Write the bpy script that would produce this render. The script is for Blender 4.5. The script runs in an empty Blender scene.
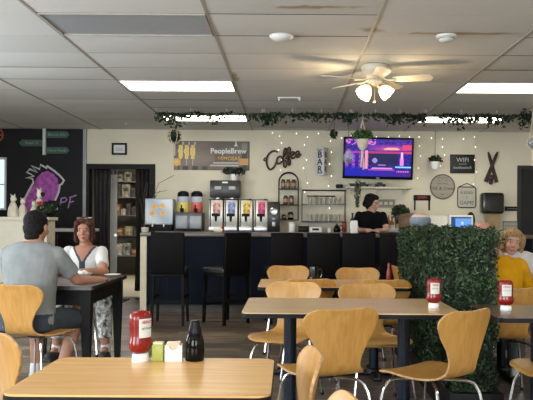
import bpy, bmesh, math, random
import numpy as np
from mathutils import Vector, Matrix, Euler
random.seed(7)
PI = math.pi
S = bpy.context.scene
COL = S.collection
# ------------------------------------------------------------------ camera
F_PX, CAM_Z, ROLL = 730.0, 1.24, 0.0068
cd = bpy.data.cameras.new('camera'); cam = bpy.data.objects.new('camera', cd); COL.objects.link(cam)
cd.sensor_width = 36; cd.lens = F_PX / 533 * 36
cd.shift_x = -22 / 533; cd.shift_y = 22 / 533
cd.clip_start = .05; cd.clip_end = 100
cam.location = (0, 0, CAM_Z)
cam.rotation_euler = (Matrix.Rotation(PI / 2, 3, 'X') @ Matrix.Rotation(ROLL, 3, 'Z')).to_euler()
S.camera = cam
# ------------------------------------------------------------------ world, daylight, exposure
W = bpy.data.worlds.new('world'); S.world = W; W.use_nodes = True
W.node_tree.nodes['Background'].inputs[0].default_value = (.72, .86, 1, 1)
W.node_tree.nodes['Background'].inputs[1].default_value = 1.6
def area(name, loc, size, rot, power, color):
    l = bpy.data.lights.new(name, 'AREA'); l.shape = 'RECTANGLE'; l.size, l.size_y = size
    l.energy = power; l.color = color
    o = bpy.data.objects.new(name, l); o.location = loc; o.rotation_euler = rot; COL.objects.link(o)
    return o
# daylight entering through the glass of the shop front (behind the camera) and the left-hand windows
area('daylight_shopfront_a', (-2.2, -2.42, 1.55), (2.3, 1.7), (PI / 2, 0, 0), 120, (.93, .97, 1))
area('daylight_shopfront_b', (2.0, -2.42, 1.55), (2.3, 1.7), (PI / 2, 0, 0), 75, (.93, .97, 1))
area('daylight_side_a', (-4.82, 2.2, 1.6), (2.2, 1.5), (PI / 2, 0, -PI / 2), 80, (.86, .94, 1))
area('daylight_side_b', (-4.82, 5.6, 1.6), (2.2, 1.5), (PI / 2, 0, -PI / 2), 60, (.86, .94, 1))
S.view_settings.view_transform = 'Standard'; S.view_settings.look = 'None'
S.view_settings.gamma = 1; S.view_settings.use_curve_mapping = False
S.view_settings.exposure = 0.82
S.cycles.use_denoising = True
S.cycles.max_bounces = 8
S.cycles.sample_clamp_indirect = 6
# ------------------------------------------------------------------ helpers
def at(px, py, D):
    dx, dy = px - 288.0, 222.0 - py
    dy2 = dy + ROLL * dx; dx2 = dx - ROLL * dy
    return Vector((dx2 / F_PX * D, D, CAM_Z + dy2 / F_PX * D))
MATS = {}
def mat(name, c=(.8, .8, .8), rough=.5, metal=0, spec=.5, emit=None, estr=0, trans=0, coat=0, noise=0, nscale=20, bump=0, bscale=80, ior=1.45, alpha=1):
    if name in MATS: return MATS[name]
    m = bpy.data.materials.new(name); m.use_nodes = True; nt = m.node_tree; b = nt.nodes['Principled BSDF']
    b.inputs['Base Color'].default_value = (*c, 1); b.inputs['Roughness'].default_value = rough
    b.inputs['Metallic'].default_value = metal; b.inputs['Specular IOR Level'].default_value = spec
    b.inputs['Transmission Weight'].default_value = trans; b.inputs['Coat Weight'].default_value = coat
    b.inputs['IOR'].default_value = ior; b.inputs['Alpha'].default_value = alpha
    if emit: b.inputs['Emission Color'].default_value = (*emit, 1); b.inputs['Emission Strength'].default_value = estr
    tc = nt.nodes.new('ShaderNodeTexCoord')
    if noise or True:
        n = nt.nodes.new('ShaderNodeTexNoise'); n.inputs['Scale'].default_value = nscale; n.inputs['Detail'].default_value = 4
        nt.links.new(tc.outputs['Object'], n.inputs['Vector'])
        r = nt.nodes.new('ShaderNodeValToRGB'); k = max(noise, .03)
        r.color_ramp.elements[0].color = (*[max(0, x * (1 - k)) for x in c], 1)
        r.color_ramp.elements[1].color = (*[min(1, x * (1 + k)) for x in c], 1)
        r.color_ramp.elements[0].position = .35; r.color_ramp.elements[1].position = .65
        nt.links.new(n.outputs['Fac'], r.inputs['Fac']); nt.links.new(r.outputs['Color'], b.inputs['Base Color'])
    if bump:
        n2 = nt.nodes.new('ShaderNodeTexNoise'); n2.inputs['Scale'].default_value = bscale
        nt.links.new(tc.outputs['Object'], n2.inputs['Vector'])
        bp = nt.nodes.new('ShaderNodeBump'); bp.inputs['Strength'].default_value = bump; bp.inputs['Distance'].default_value = .01
        nt.links.new(n2.outputs['Fac'], bp.inputs['Height']); nt.links.new(bp.outputs['Normal'], b.inputs['Normal'])
    MATS[name] = m; return m
def wood(name, c1, c2, rough=.35, axis='Z', scale=9, coat=.25):
    """veneer with long soft grain running along one axis"""
    if name in MATS: return MATS[name]
    m = bpy.data.materials.new(name); m.use_nodes = True; nt = m.node_tree; b = nt.nodes['Principled BSDF']
    b.inputs['Roughness'].default_value = rough; b.inputs['Coat Weight'].default_value = coat; b.inputs['Coat Roughness'].default_value = .25
    tc = nt.nodes.new('ShaderNodeTexCoord'); mp = nt.nodes.new('ShaderNodeMapping')
    sc = {'X': (1, 14, 14), 'Y': (14, 1, 14), 'Z': (14, 14, 1)}[axis]
    mp.inputs['Scale'].default_value = sc
    nt.links.new(tc.outputs['Object'], mp.inputs['Vector'])
    n = nt.nodes.new('ShaderNodeTexNoise'); n.inputs['Scale'].default_value = scale * .35; n.inputs['Detail'].default_value = 6; n.inputs['Distortion'].default_value = .6
    nt.links.new(mp.outputs['Vector'], n.inputs['Vector'])
    r = nt.nodes.new('ShaderNodeValToRGB'); r.color_ramp.elements[0].color = (*c1, 1); r.color_ramp.elements[1].color = (*c2, 1)
    r.color_ramp.elements[0].position = .3; r.color_ramp.elements[1].position = .7
    nt.links.new(n.outputs['Fac'], r.inputs['Fac']); nt.links.new(r.outputs['Color'], b.inputs['Base Color'])
    MATS[name] = m; return m
class MB:
    """collects shapes; build() links them as one mesh object"""
    def __init__(s): s.bm = bmesh.new(); s.mi = 0
    def _new(s, fs):
        for f in fs: f.material_index = s.mi
    def box(s, c, size, rot=None, bev=0, seg=2):
        t = bmesh.new(); bmesh.ops.create_cube(t, size=1)
        bmesh.ops.scale(t, vec=size, verts=t.verts)
        if bev: bmesh.ops.bevel(t, geom=t.edges[:], offset=bev, segments=seg, affect='EDGES', profile=.5)
        M = Matrix.Translation(c) @ (rot.to_matrix().to_4x4() if isinstance(rot, Euler) else (rot.to_4x4() if rot is not None else Matrix()))
        s.merge(t, M); return s
    def box2(s, a, b, bev=0):
        a, b = Vector(a), Vector(b); return s.box((a + b) / 2, [abs(x) for x in (b - a)], None, bev)
    def merge(s, t, M=Matrix()):
        mp = {}
        for v in t.verts: mp[v] = s.bm.verts.new(M @ v.co)
        for f in t.faces:
            try: nf = s.bm.faces.new([mp[v] for v in f.verts]); nf.material_index = s.mi
            except ValueError: pass
        t.free()
    def rings(s, rings, cap=True, closed=False):
        V = [[s.bm.verts.new(p) for p in r] for r in rings]
        n = len(V[0]); m = len(V)
        for i in range(m if closed else m - 1):
            a, b = V[i], V[(i + 1) % m]
            for j in range(n):
                f = s.bm.faces.new((a[j], a[(j + 1) % n], b[(j + 1) % n], b[j])); f.material_index = s.mi
        if cap and not closed:
            f = s.bm.faces.new(V[0][::-1]); f.material_index = s.mi
            f = s.bm.faces.new(V[-1]); f.material_index = s.mi
        return s
    def cone(s, p0, p1, r0, r1, n=16):
        p0, p1 = Vector(p0), Vector(p1); d = (p1 - p0).normalized(); u = d.orthogonal().normalized(); v = d.cross(u)
        return s.rings([[p + r * (math.cos(2 * PI * k / n) * u + math.sin(2 * PI * k / n) * v) for k in range(n)] for p, r in ((p0, r0), (p1, r1))])
    def tube(s, pts, r, n=8, closed=False):
        pts = [Vector(p) for p in pts]; m = len(pts); R = []
        rr = r if isinstance(r, (list, tuple)) else [r] * m
        u = None
        for i, p in enumerate(pts):
            a = pts[(i - 1) % m] if (closed or i > 0) else p; b = pts[(i + 1) % m] if (closed or i < m - 1) else p
            d = (b - a).normalized()
            if u is None: u = d.orthogonal().normalized()
            u = (u - u.dot(d) * d)
            u = u.normalized() if u.length > 1e-5 else d.orthogonal().normalized()
            v = d.cross(u)
            R.append([p + rr[i] * (math.cos(2 * PI * k / n) * u + math.sin(2 * PI * k / n) * v) for k in range(n)])
        return s.rings(R, closed=closed)
    def lathe(s, prof, c=(0, 0, 0), n=24, M=None, sq=1):
        c = Vector(c); R = []
        for r, z in prof:
            r = max(r, .0004)
            R.append([(c + Vector((r * math.cos(2 * PI * k / n), sq * r * math.sin(2 * PI * k / n), z))) for k in range(n)])
        if M is not None: R = [[M @ p for p in q] for q in R]
        return s.rings(R)
    def ell(s, c, r, rot=None, n=16, m=10):
        t = bmesh.new(); bmesh.ops.create_uvsphere(t, u_segments=n, v_segments=m, radius=1)
        M = Matrix.Translation(c) @ (rot.to_4x4() if rot is not None else Matrix()) @ Matrix.Diagonal((*r, 1))
        s.merge(t, M); return s
    def prism(s, pts, d, n=None):
        """polygon pts (3D) pushed along vector d"""
        d = Vector(d); a = [s.bm.verts.new(Vector(p)) for p in pts]; b = [s.bm.verts.new(Vector(p) + d) for p in pts]
        k = len(a)
        fs = [s.bm.faces.new(a[::-1]), s.bm.faces.new(b)] + [s.bm.faces.new((a[i], a[(i + 1) % k], b[(i + 1) % k], b[i])) for i in range(k)]
        s._new(fs); return s
    def grid(s, fn, nu, nv, wrap=False):
        V = [[s.bm.verts.new(fn(i / (nu - 1), j / (nv - 1))) for j in range(nv)] for i in range(nu)]
        for i in range(nu - 1):
            for j in range(nv - 1):
                f = s.bm.faces.new((V[i][j], V[i + 1][j], V[i + 1][j + 1], V[i][j + 1])); f.material_index = s.mi
        return s
    def build(s, name, m, parent=None, loc=None, smooth=35, rot=None, recalc=True):
        if recalc: bmesh.ops.recalc_face_normals(s.bm, faces=s.bm.faces[:])
        me = bpy.data.meshes.new(name); s.bm.to_mesh(me); s.bm.free()
        for mm in (m if isinstance(m, (list, tuple)) else [m]): me.materials.append(mm)
        if smooth:
            me.polygons.foreach_set('use_smooth', [True] * len(me.polygons)); me.set_sharp_from_angle(angle=math.radians(smooth))
        o = bpy.data.objects.new(name, me); COL.objects.link(o)
        if parent: o.parent = parent
        if loc is not None: o.location = loc
        if rot is not None: o.rotation_euler = rot
        return o
def thing(name, label, cat, loc=(0, 0, 0), rz=0, group=None):
    o = bpy.data.objects.new(name, None); COL.objects.link(o); o.empty_display_size = .05
    o.location = loc; o.rotation_euler = (0, 0, rz); o['label'] = label; o['category'] = cat
    if group: o['group'] = group
    return o
def tag(o, label, cat, group=None):
    o['label'] = label; o['category'] = cat
    if group: o['group'] = group
    return o
def struct(o): o['kind'] = 'structure'; return o
def copy_tree(o, parent=None):
    c = o.copy(); COL.objects.link(c)
    if parent: c.parent = parent
    for ch in o.children: copy_tree(ch, c)
    return c
def dup(o, loc, rz, label, group=None):
    kids = list(o.children); c = o.copy(); COL.objects.link(c)
    for ch in kids: copy_tree(ch, c)
    c.location = loc; c.rotation_euler = (0, 0, rz); c['label'] = label
    if group: c['group'] = group
    return c
def text(s, size, m, parent, loc, rot=(PI / 2, 0, 0), ext=.001, name='lettering', align='CENTER', sx=1, shear=0, bold=0):
    c = bpy.data.curves.new(name, 'FONT'); c.body = s; c.size = size; c.extrude = ext; c.align_x = align; c.align_y = 'CENTER'; c.shear = shear
    c.materials.append(m); c.resolution_u = 3; c.offset = bold
    tmp = bpy.data.objects.new('tmp', c); COL.objects.link(tmp)
    me = bpy.data.meshes.new_from_object(tmp.evaluated_get(bpy.context.evaluated_depsgraph_get())); bpy.data.objects.remove(tmp)
    me.name = name; o = bpy.data.objects.new(name, me); COL.objects.link(o); o.parent = parent; o.location = loc; o.rotation_euler = rot; o.scale = (sx, 1, 1)
    return o
def rrect(w, d, r, n=5, z=0, cx=0, cy=0):
    out = []
    for sx, sy, a0 in ((1, 1, 0), (-1, 1, 90), (-1, -1, 180), (1, -1, 270)):
        for k in range(n + 1):
            a = math.radians(a0 + 90 * k / n); out.append(Vector((cx + sx * (w / 2 - r) + r * math.cos(a), cy + sy * (d / 2 - r) + r * math.sin(a), z)))
    return out
def picture(name, w, h, nx, ny, fn, m_rough=.6, emit=0, parent=None, loc=(0, 0, 0), rot=(0, 0, 0), name_mat=None):
    """upright panel (x to the right, z up) whose print is a colour per small cell"""
    me = bpy.data.meshes.new(name)
    vs = [((i / nx - .5) * w, 0, (j / ny - .5) * h) for j in range(ny + 1) for i in range(nx + 1)]
    fs = [(j * (nx + 1) + i, j * (nx + 1) + i + 1, (j + 1) * (nx + 1) + i + 1, (j + 1) * (nx + 1) + i) for j in range(ny) for i in range(nx)]
    me.from_pydata(vs, [], fs)
    at_ = me.color_attributes.new('print', 'FLOAT_COLOR', 'CORNER')
    cols = []
    for j in range(ny):
        for i in range(nx):
            cols += list((*fn((i + .5) / nx, (j + .5) / ny), 1)) * 4
    at_.data.foreach_set('color', cols)
    m = bpy.data.materials.new(name_mat or name + '_print'); m.use_nodes = True; nt = m.node_tree; b = nt.nodes['Principled BSDF']
    a = nt.nodes.new('ShaderNodeVertexColor'); a.layer_name = 'print'; b.inputs['Roughness'].default_value = m_rough
    if not emit: nt.links.new(a.outputs['Color'], b.inputs['Base Color'])
    if emit:
        b.inputs['Base Color'].default_value = (.01, .01, .012, 1); b.inputs['Specular IOR Level'].default_value = .1
        nt.links.new(a.outputs['Color'], b.inputs['Emission Color']); b.inputs['Emission Strength'].default_value = emit
    me.materials.append(m)
    o = bpy.data.objects.new(name, me); COL.objects.link(o); o.parent = parent; o.location = loc; o.rotation_euler = rot
    return o
def lerp(a, b, t): return tuple(x + (y - x) * t for x, y in zip(a, b))
def catmull(pts, k=6):
    P = [Vector(p) for p in pts]; out = []
    for i in range(len(P) - 1):
        p0, p1, p2, p3 = P[max(i - 1, 0)], P[i], P[i + 1], P[min(i + 2, len(P) - 1)]
        for j in range(k):
            t = j / k; out.append(.5 * ((2 * p1) + (p2 - p0) * t + (2 * p0 - 5 * p1 + 4 * p2 - p3) * t * t + (3 * p1 - p0 - 3 * p2 + p3) * t ** 3))
    out.append(P[-1]); return out
# ------------------------------------------------------------------ materials
black = mat('black_paint', (.008, .008, .009), .5, spec=.2)
blackm = mat('black_metal', (.01, .01, .012), .35, .4)
chrome = mat('chrome', (.75, .75, .76), .14, 1)
steel = mat('brushed_steel', (.55, .56, .57), .32, 1)
white = mat('white_plastic', (.8, .8, .78), .4)
cream = mat('cream_paint', (.62, .57, .46), .6)
wall_m = mat('wall_paint', (.71, .655, .52), .7, noise=.04, nscale=2, bump=.15, bscale=60)
dark_wall_m = mat('charcoal_wall_paint', (.013, .013, .016), .6, spec=.25, bump=.1, bscale=50)
oak = wood('honey_veneer', (.44, .215, .048), (.56, .30, .080), .38, 'Z', 9, coat=.12)
oak_top = wood('light_oak_laminate', (.60, .33, .11), (.76, .46, .18), .3, 'X', 8, coat=.2)
glare_top = wood('window_glare_oak', (.48, .31, .155), (.68, .47, .26), .28, 'X', 8, coat=.3)  # oak greyed in its colour for the window reflection on the middle table
dark_top = wood('dark_walnut', (.022, .014, .012), (.05, .032, .026), .3, 'X', 8, coat=.3)
leaf_m = mat('leaf_green', (.019, .045, .013), .5, noise=.6, nscale=9)
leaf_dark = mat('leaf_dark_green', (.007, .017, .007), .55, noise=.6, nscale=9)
leaf_bright = mat('leaf_bright_green', (.05, .16, .025), .5, noise=.5, nscale=9)
skin = (.50, .27, .19)
glass = mat('clear_glass', (.9, .95, .95), .03, trans=1)
dark_glass = mat('dark_glass', (.01, .012, .01), .08, spec=.6)
red_m = mat('ketchup_red', (.20, .006, .005), .25, coat=.15)
# ------------------------------------------------------------------ structure
WB = 11.7; CZ = 2.70; CW = 2.86; XL = -4.9; XR = 4.6; YR = -2.5
# floor: grey-brown vinyl planks laid across the room
fm = bpy.data.materials.new('vinyl_plank'); fm.use_nodes = True; nt = fm.node_tree; b = nt.nodes['Principled BSDF']
tc = nt.nodes.new('ShaderNodeTexCoord'); br = nt.nodes.new('ShaderNodeTexBrick'); br.inputs['Scale'].default_value = 1
br.inputs['Brick Width'].default_value = 1.22; br.inputs['Row Height'].default_value = .152; br.inputs['Mortar Size'].default_value = .0025
br.inputs['Color1'].default_value = (0, 0, 0, 1); br.inputs['Color2'].default_value = (1, 1, 1, 1); br.inputs['Mortar'].default_value = (.3, .3, .3, 1); br.offset = .37
nt.links.new(tc.outputs['Object'], br.inputs['Vector'])
mp = nt.nodes.new('ShaderNodeMapping'); mp.inputs['Scale'].default_value = (1.1, 16, 1); nt.links.new(tc.outputs['Object'], mp.inputs['Vector'])
nn = nt.nodes.new('ShaderNodeTexNoise'); nn.inputs['Scale'].default_value = 1.6; nn.inputs['Detail'].default_value = 7; nn.inputs['Distortion'].default_value = .5
nt.links.new(mp.outputs['Vector'], nn.inputs['Vector'])
mx = nt.nodes.new('ShaderNodeMath'); mx.operation = 'MULTIPLY_ADD'; mx.inputs[1].default_value = .3
nt.links.new(br.outputs['Color'], mx.inputs[0]); nt.links.new(nn.outputs['Fac'], mx.inputs[2])
cr = nt.nodes.new('ShaderNodeValToRGB'); e = cr.color_ramp.elements; e[0].position = .36; e[0].color = (.026, .018, .014, 1); e[1].position = .90; e[1].color = (.30, .23, .17, 1)
x = cr.color_ramp.elements.new(.62); x.color = (.10, .073, .054, 1)
nt.links.new(mx.outputs[0], cr.inputs['Fac']); nt.links.new(cr.outputs['Color'], b.inputs['Base Color']); b.inputs['Roughness'].default_value = .38
m = MB(); m.box2((XL - .2, YR - .2, -.1), (XR + .2, 12.0, 0)); struct(m.build('floor', fm))
m = MB(); m.box2((-4.8, 11.95, -.1), (-1.2, 17.2, .001)); struct(m.build('floor_back_room', mat('cream_tile', (.70, .62, .46), .4)))
# ceiling: lay-in tiles, each slightly bowed, with a few water stains
cm = bpy.data.materials.new('acoustic_tile'); cm.use_nodes = True; nt = cm.node_tree; b = nt.nodes['Principled BSDF']; b.inputs['Roughness'].default_value = .85
tc = nt.nodes.new('ShaderNodeTexCoord'); n1 = nt.nodes.new('ShaderNodeTexNoise'); n1.inputs['Scale'].default_value = 90; n1.inputs['Detail'].default_value = 3
nt.links.new(tc.outputs['Object'], n1.inputs['Vector'])
bp = nt.nodes.new('ShaderNodeBump'); bp.inputs['Strength'].default_value = .5; bp.inputs['Distance'].default_value = .004
nt.links.new(n1.outputs['Fac'], bp.inputs['Height']); nt.links.new(bp.outputs['Normal'], b.inputs['Normal'])
vc = nt.nodes.new('ShaderNodeVertexColor'); vc.layer_name = 'tint'
n2 = nt.nodes.new('ShaderNodeTexNoise'); n2.inputs['Scale'].default_value = 3.2; n2.inputs['Detail'].default_value = 5; n2.inputs['Distortion'].default_value = 1.2
nt.links.new(tc.outputs['Object'], n2.inputs['Vector'])
stain = None
for (sx_, sy_, ax, ay) in ((.62, 5.55, .12, .12), (1.35, 5.62, .55, .05), (2.25, 5.68, .55, .06), (-.55, 7.4, .05, .3), (.2, 4.95, .35, .05)):
    mpn = nt.nodes.new('ShaderNodeMapping'); mpn.vector_type = 'TEXTURE'; mpn.inputs['Location'].default_value = (sx_, sy_, CZ); mpn.inputs['Scale'].default_value = (ax, ay, .5)
    nt.links.new(tc.outputs['Object'], mpn.inputs['Vector'])
    ln = nt.nodes.new('ShaderNodeVectorMath'); ln.operation = 'LENGTH'; nt.links.new(mpn.outputs['Vector'], ln.inputs[0])
    sb = nt.nodes.new('ShaderNodeMath'); sb.operation = 'MULTIPLY_ADD'; sb.inputs[1].default_value = 2.4; nt.links.new(n2.outputs['Fac'], sb.inputs[0]); 
    ng = nt.nodes.new('ShaderNodeMath'); ng.operation = 'MULTIPLY'; ng.inputs[1].default_value = -1; nt.links.new(ln.outputs['Value'], ng.inputs[0]); nt.links.new(ng.outputs[0], sb.inputs[2])
    if stain is None: stain = sb
    else:
        q = nt.nodes.new('ShaderNodeMath'); q.operation = 'MAXIMUM'; nt.links.new(stain.outputs[0], q.inputs[0]); nt.links.new(sb.outputs[0], q.inputs[1]); stain = q
rp = nt.nodes.new('ShaderNodeValToRGB'); e = rp.color_ramp.elements; e[0].position = .25; e[0].color = (0, 0, 0, 1); e[1].position = .75; e[1].color = (1, 1, 1, 1)
x = rp.color_ramp.elements.new(.5); x.color = (.45, .45, .45, 1)
nt.links.new(stain.outputs[0], rp.inputs['Fac'])
mix = nt.nodes.new('ShaderNodeMix'); mix.data_type = 'RGBA'; mix.blend_type = 'MULTIPLY'
nt.links.new(rp.outputs['Color'], mix.inputs['Factor']); nt.links.new(vc.outputs['Color'], mix.inputs['A']); mix.inputs['B'].default_value = (.62, .5, .36, 1)
nt.links.new(mix.outputs['Result'], b.inputs['Base Color'])
GX0, GPX, GY0, GPY = -1.80, 1.213, 5.15, .61
nx0, nx1 = -3, 6; ny0, ny1 = -13, 11
panels = {(0, 4): 'on', (3, 4): 'on', (0, 8): 'on', (3, 8): 'on', (0, 0): 'off', (3, -4): 'on', (0, -4): 'on', (-2, -4): 'off', (-3, 4): 'off'}
vs, fs, tint = [], [], []
for i in range(nx0, nx1):
    for j in range(ny0, ny1):
        x0, y0 = GX0 + i * GPX, GY0 + j * GPY; x1, y1 = x0 + GPX, y0 + GPY
        x0, x1, y1 = max(x0, XL - .1), min(x1, XR + .1), min(y1, WB + .05); y0 = max(y0, YR - .1)
        if x1 <= x0 or y1 <= y0: continue
        if (i, j) in panels: continue
        y0 += .0045; y1 -= .0045; t = random.uniform(.9, 1.04); sag = random.uniform(0, .010); tl = random.uniform(-.003, .003); k0 = len(vs)
        for a in range(7):
            for c in range(5):
                u, v = a / 6, c / 4
                vs.append((x0 + (x1 - x0) * u, y0 + (y1 - y0) * v, CZ + .006 - sag * 16 * u * (1 - u) * v * (1 - v) + tl * (2 * v - 1)))
        for a in range(6):
            for c in range(4):
                p = k0 + a * 5 + c; fs.append((p, p + 1, p + 6, p + 5)); tint += [.69 * t, .68 * t, .65 * t, 1] * 4
me = bpy.data.meshes.new('ceiling'); me.from_pydata(vs, [], fs); ca = me.color_attributes.new('tint', 'FLOAT_COLOR', 'CORNER'); ca.data.foreach_set('color', tint)
me.materials.append(cm); me.polygons.foreach_set('use_smooth', [True] * len(fs)); o = bpy.data.objects.new('ceiling', me); COL.objects.link(o); struct(o)
m = MB()
for i in range(nx0, nx1 + 1): 
    x = GX0 + i * GPX
    if XL < x < XR: m.box2((x - .009, YR, CZ + .0), (x + .009, WB, CZ + .011))
for j in range(ny0, ny1 + 1):
    y = GY0 + j * GPY
    if YR < y < WB: m.box2((XL, y - .010, CZ + .014), (XR, y + .010, CZ + .022))
o = m.build('ceiling_grid', mat('grid_paint', (.40, .375, .335), .6), smooth=0); struct(o)
m = MB(); m.box2((XL - .2, YR - .2, CZ + .16), (XR + .2, WB + .3, CZ + .2)); struct(m.build('ceiling_deck', black))
# back wall with the doorway and the window at its far left
DX0, DX1, DZ = -3.24, -2.18, 2.14
m = MB()
m.box2((DX1, WB, 0), (3.70, WB + .15, CW)); m.box2((3.70, WB, 2.13), (XR, WB + .15, CW)); m.box2((DX0 - .03, WB, DZ), (DX1, WB + .15, CW)); m.box2((4.55, WB, 0), (XR + .1, WB + .15, 2.13))
struct(m.build('wall_back', wall_m, smooth=0))
m = MB(); xw = -4.54
m.box2((xw, WB - .03, 0), (DX0 - .05, WB + .15, CW)); m.box2((XL, WB - .03, 2.22), (xw, WB + .15, CW)); m.box2((XL, WB - .03, 0), (xw, WB + .15, 1.42))
struct(m.build('wall_back_dark', dark_wall_m, smooth=0))
m = MB(); m.box2((xw, WB - .05, 1.40), (xw + .03, WB + .06, 2.24)); m.box2((XL, WB - .05, 1.40), (xw, WB + .06, 1.43)); m.box2((XL, WB - .05, 2.21), (xw, WB + .06, 2.24))
wf = m.build('window_1', mat('window_white', (.6, .65, .68), .5)); struct(wf)
m = MB(); m.box2((XL, WB + .02, 1.43), (xw, WB + .03, 2.21)); m.build('pane', mat('frosted_pane', (.75, .88, .95), .3, emit=(.62, .8, .92), estr=.55), wf)
m = MB(); m.box2((XL, WB, 1.80), (xw, WB + .04, 1.82)); m.box2((-4.72, WB, 1.43), (-4.70, WB + .04, 2.21)); m.build('glazing_bar', MATS['window_white'], wf)
m = MB(); m.box2((DX0 - .05, WB - .04, 0), (DX0, WB + .16, 2.70)); struct(m.build('trim_1', mat('grey_metal_trim', (.33, .33, .34), .4)))
# doorway frame
m = MB(); m.box2((DX0, WB - .03, DZ - .07), (DX1 + .04, WB + .16, DZ + .01)); m.box2((DX1 - .05, WB - .03, 0), (DX1 + .04, WB + .16, DZ - .07)); m.box2((DX0, WB - .03, 0), (DX0 + .05, WB + .16, DZ - .07))
struct(m.build('door_1', black))
# back room
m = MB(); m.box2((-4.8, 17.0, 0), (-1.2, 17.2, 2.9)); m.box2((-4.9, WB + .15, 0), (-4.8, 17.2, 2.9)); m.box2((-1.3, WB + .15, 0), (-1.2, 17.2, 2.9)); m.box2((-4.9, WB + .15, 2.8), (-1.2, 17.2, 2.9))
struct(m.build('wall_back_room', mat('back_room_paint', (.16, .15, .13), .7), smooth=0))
# left and right walls, shop-front wall behind the camera
m = MB(); h0, h1 = .85, 2.35
def wallx(x0, x1, wins, y0, y1, m):
    prev = y0
    for a, b_ in wins:
        m.box2((x0, prev, 0), (x1, a, CW)); m.box2((x0, a, 0), (x1, b_, h0)); m.box2((x0, a, h1), (x1, b_, CW)); prev = b_
    m.box2((x0, prev, 0), (x1, y1, CW))
wallx(XL - .15, XL, [(1.1, 3.3), (4.5, 6.7)], YR - .15, WB + .15, m); struct(m.build('wall_left', wall_m, smooth=0))
m = MB(); m.box2((XR, YR - .15, 0), (XR + .15, WB + .15, CW)); struct(m.build('wall_right', wall_m, smooth=0))
m = MB(); prev = XL
for a, b_ in ((-3.35, -1.05), (.85, 3.15)):
    m.box2((prev, YR - .15, 0), (a, YR, CW)); m.box2((a, YR - .15, 0), (b_, YR, .7)); m.box2((a, YR - .15, 2.4), (b_, YR, CW)); prev = b_
m.box2((prev, YR - .15, 0), (XR, YR, CW)); struct(m.build('wall_front', wall_m, smooth=0))
pane_m = mat('window_glass', (.95, 1, 1), .02, trans=1, ior=1.02)
k = 2
for (x0, x1) in ((-3.35, -1.05), (.85, 3.15)):
    m = MB()
    for xa in (x0, (x0 + x1) / 2 - .025, x1 - .05): m.box2((xa, YR - .12, .7), (xa + .05, YR - .04, 2.4))
    for za in (.7, 2.35): m.box2((x0 + .05, YR - .12, za), (x1 - .05, YR - .04, za + .05))
    o = m.build('window_%d' % k, MATS['window_white'], smooth=0); struct(o); k += 1
    m = MB(); m.box2((x0, YR - .085, .7), (x1, YR - .08, 2.4)); m.build('pane', pane_m, o)
for (y0, y1) in ((1.1, 3.3), (4.5, 6.7)):
    m = MB()
    for ya in (y0, (y0 + y1) / 2 - .025, y1 - .05): m.box2((XL - .12, ya, h0), (XL - .04, ya + .05, h1))
    for za in (h0, h1 - .05): m.box2((XL - .12, y0 + .05, za), (XL - .04, y1 - .05, za + .05))
    o = m.build('window_%d' % k, MATS['window_white'], smooth=0); struct(o); k += 1
    m = MB(); m.box2((XL - .085, y0, h0), (XL - .08, y1, h1)); m.build('pane', pane_m, o)
# right-hand back door
m = MB(); m.box2((3.72, WB + .02, 0), (4.53, WB + .08, 2.11)); d = m.build('door_2', mat('dark_door', (.010, .010, .012), .5)); struct(d)
m = MB(); m.box2((3.66, WB - .02, 0), (3.72, WB + .1, 2.17)); m.box2((3.72, WB - .02, 2.11), (4.59, WB + .1, 2.17)); m.box2((4.53, WB - .02, 0), (4.59, WB + .1, 2.11)); m.build('door_frame', mat('dark_frame', (.03, .028, .026), .5), d)
m = MB(); m.box((4.45, WB + .0, 1.0), (.04, .05, .14), bev=.01); m.build('handle', steel, d)
m = MB(); m.box2((DX1 + .04, WB - .015, 0), (3.66, WB, .1)); struct(m.build('baseboard_back', black))
# ceiling lights (lay-in troffers)
lit = mat('lit_diffuser', (.95, .92, .85), .4, emit=(1, .94, .80), estr=4.5)
unlit = mat('unlit_diffuser', (.38, .40, .42), .35)
LB = {(0, 4): 'lit ceiling light panel above the left end of the bar stools, nearer of two', (3, 4): 'lit ceiling light panel to the right of the ceiling fan', (0, 8): 'lit ceiling light panel half hidden by the left run of ivy',
      (3, 8): 'lit ceiling light panel half hidden by the ivy right of the fan', (0, 0): 'unlit grey ceiling light panel near the camera at upper left'}
for (i, j), st in panels.items():
    x0, y0 = GX0 + i * GPX, GY0 + j * GPY
    t = thing('ceiling_light', LB.get((i, j), 'ceiling light panel outside the picture, %s' % {(3, -4): 'above the table right of the camera', (0, -4): 'above the near table left of the camera', (-2, -4): 'unlit, by the left windows', (-3, 4): 'unlit, over the left half wall'}.get((i, j), '')), 'ceiling light', (x0 + GPX / 2, y0 + GPY / 2, CZ), group='lay-in ceiling light panels')
    w, h = GPX / 2 - .013, GPY / 2 - .008
    m = MB(); m.box2((-w, -h, -.004), (w, -h + .012, .06)); m.box2((-w, h - .012, -.004), (w, h, .06)); m.box2((-w, -h + .012, -.004), (-w + .012, h - .012, .06)); m.box2((w - .012, -h + .012, -.004), (w, h - .012, .06)); m.box2((-w, -h, .06), (w, h, .07))
    m.build('frame', MATS['grid_paint'], t)
    m = MB(); m.box2((-w + .012, -h + .012, .006), (w - .012, h - .012, .014)); m.build('diffuser', lit if st == 'on' else unlit, t)
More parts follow.
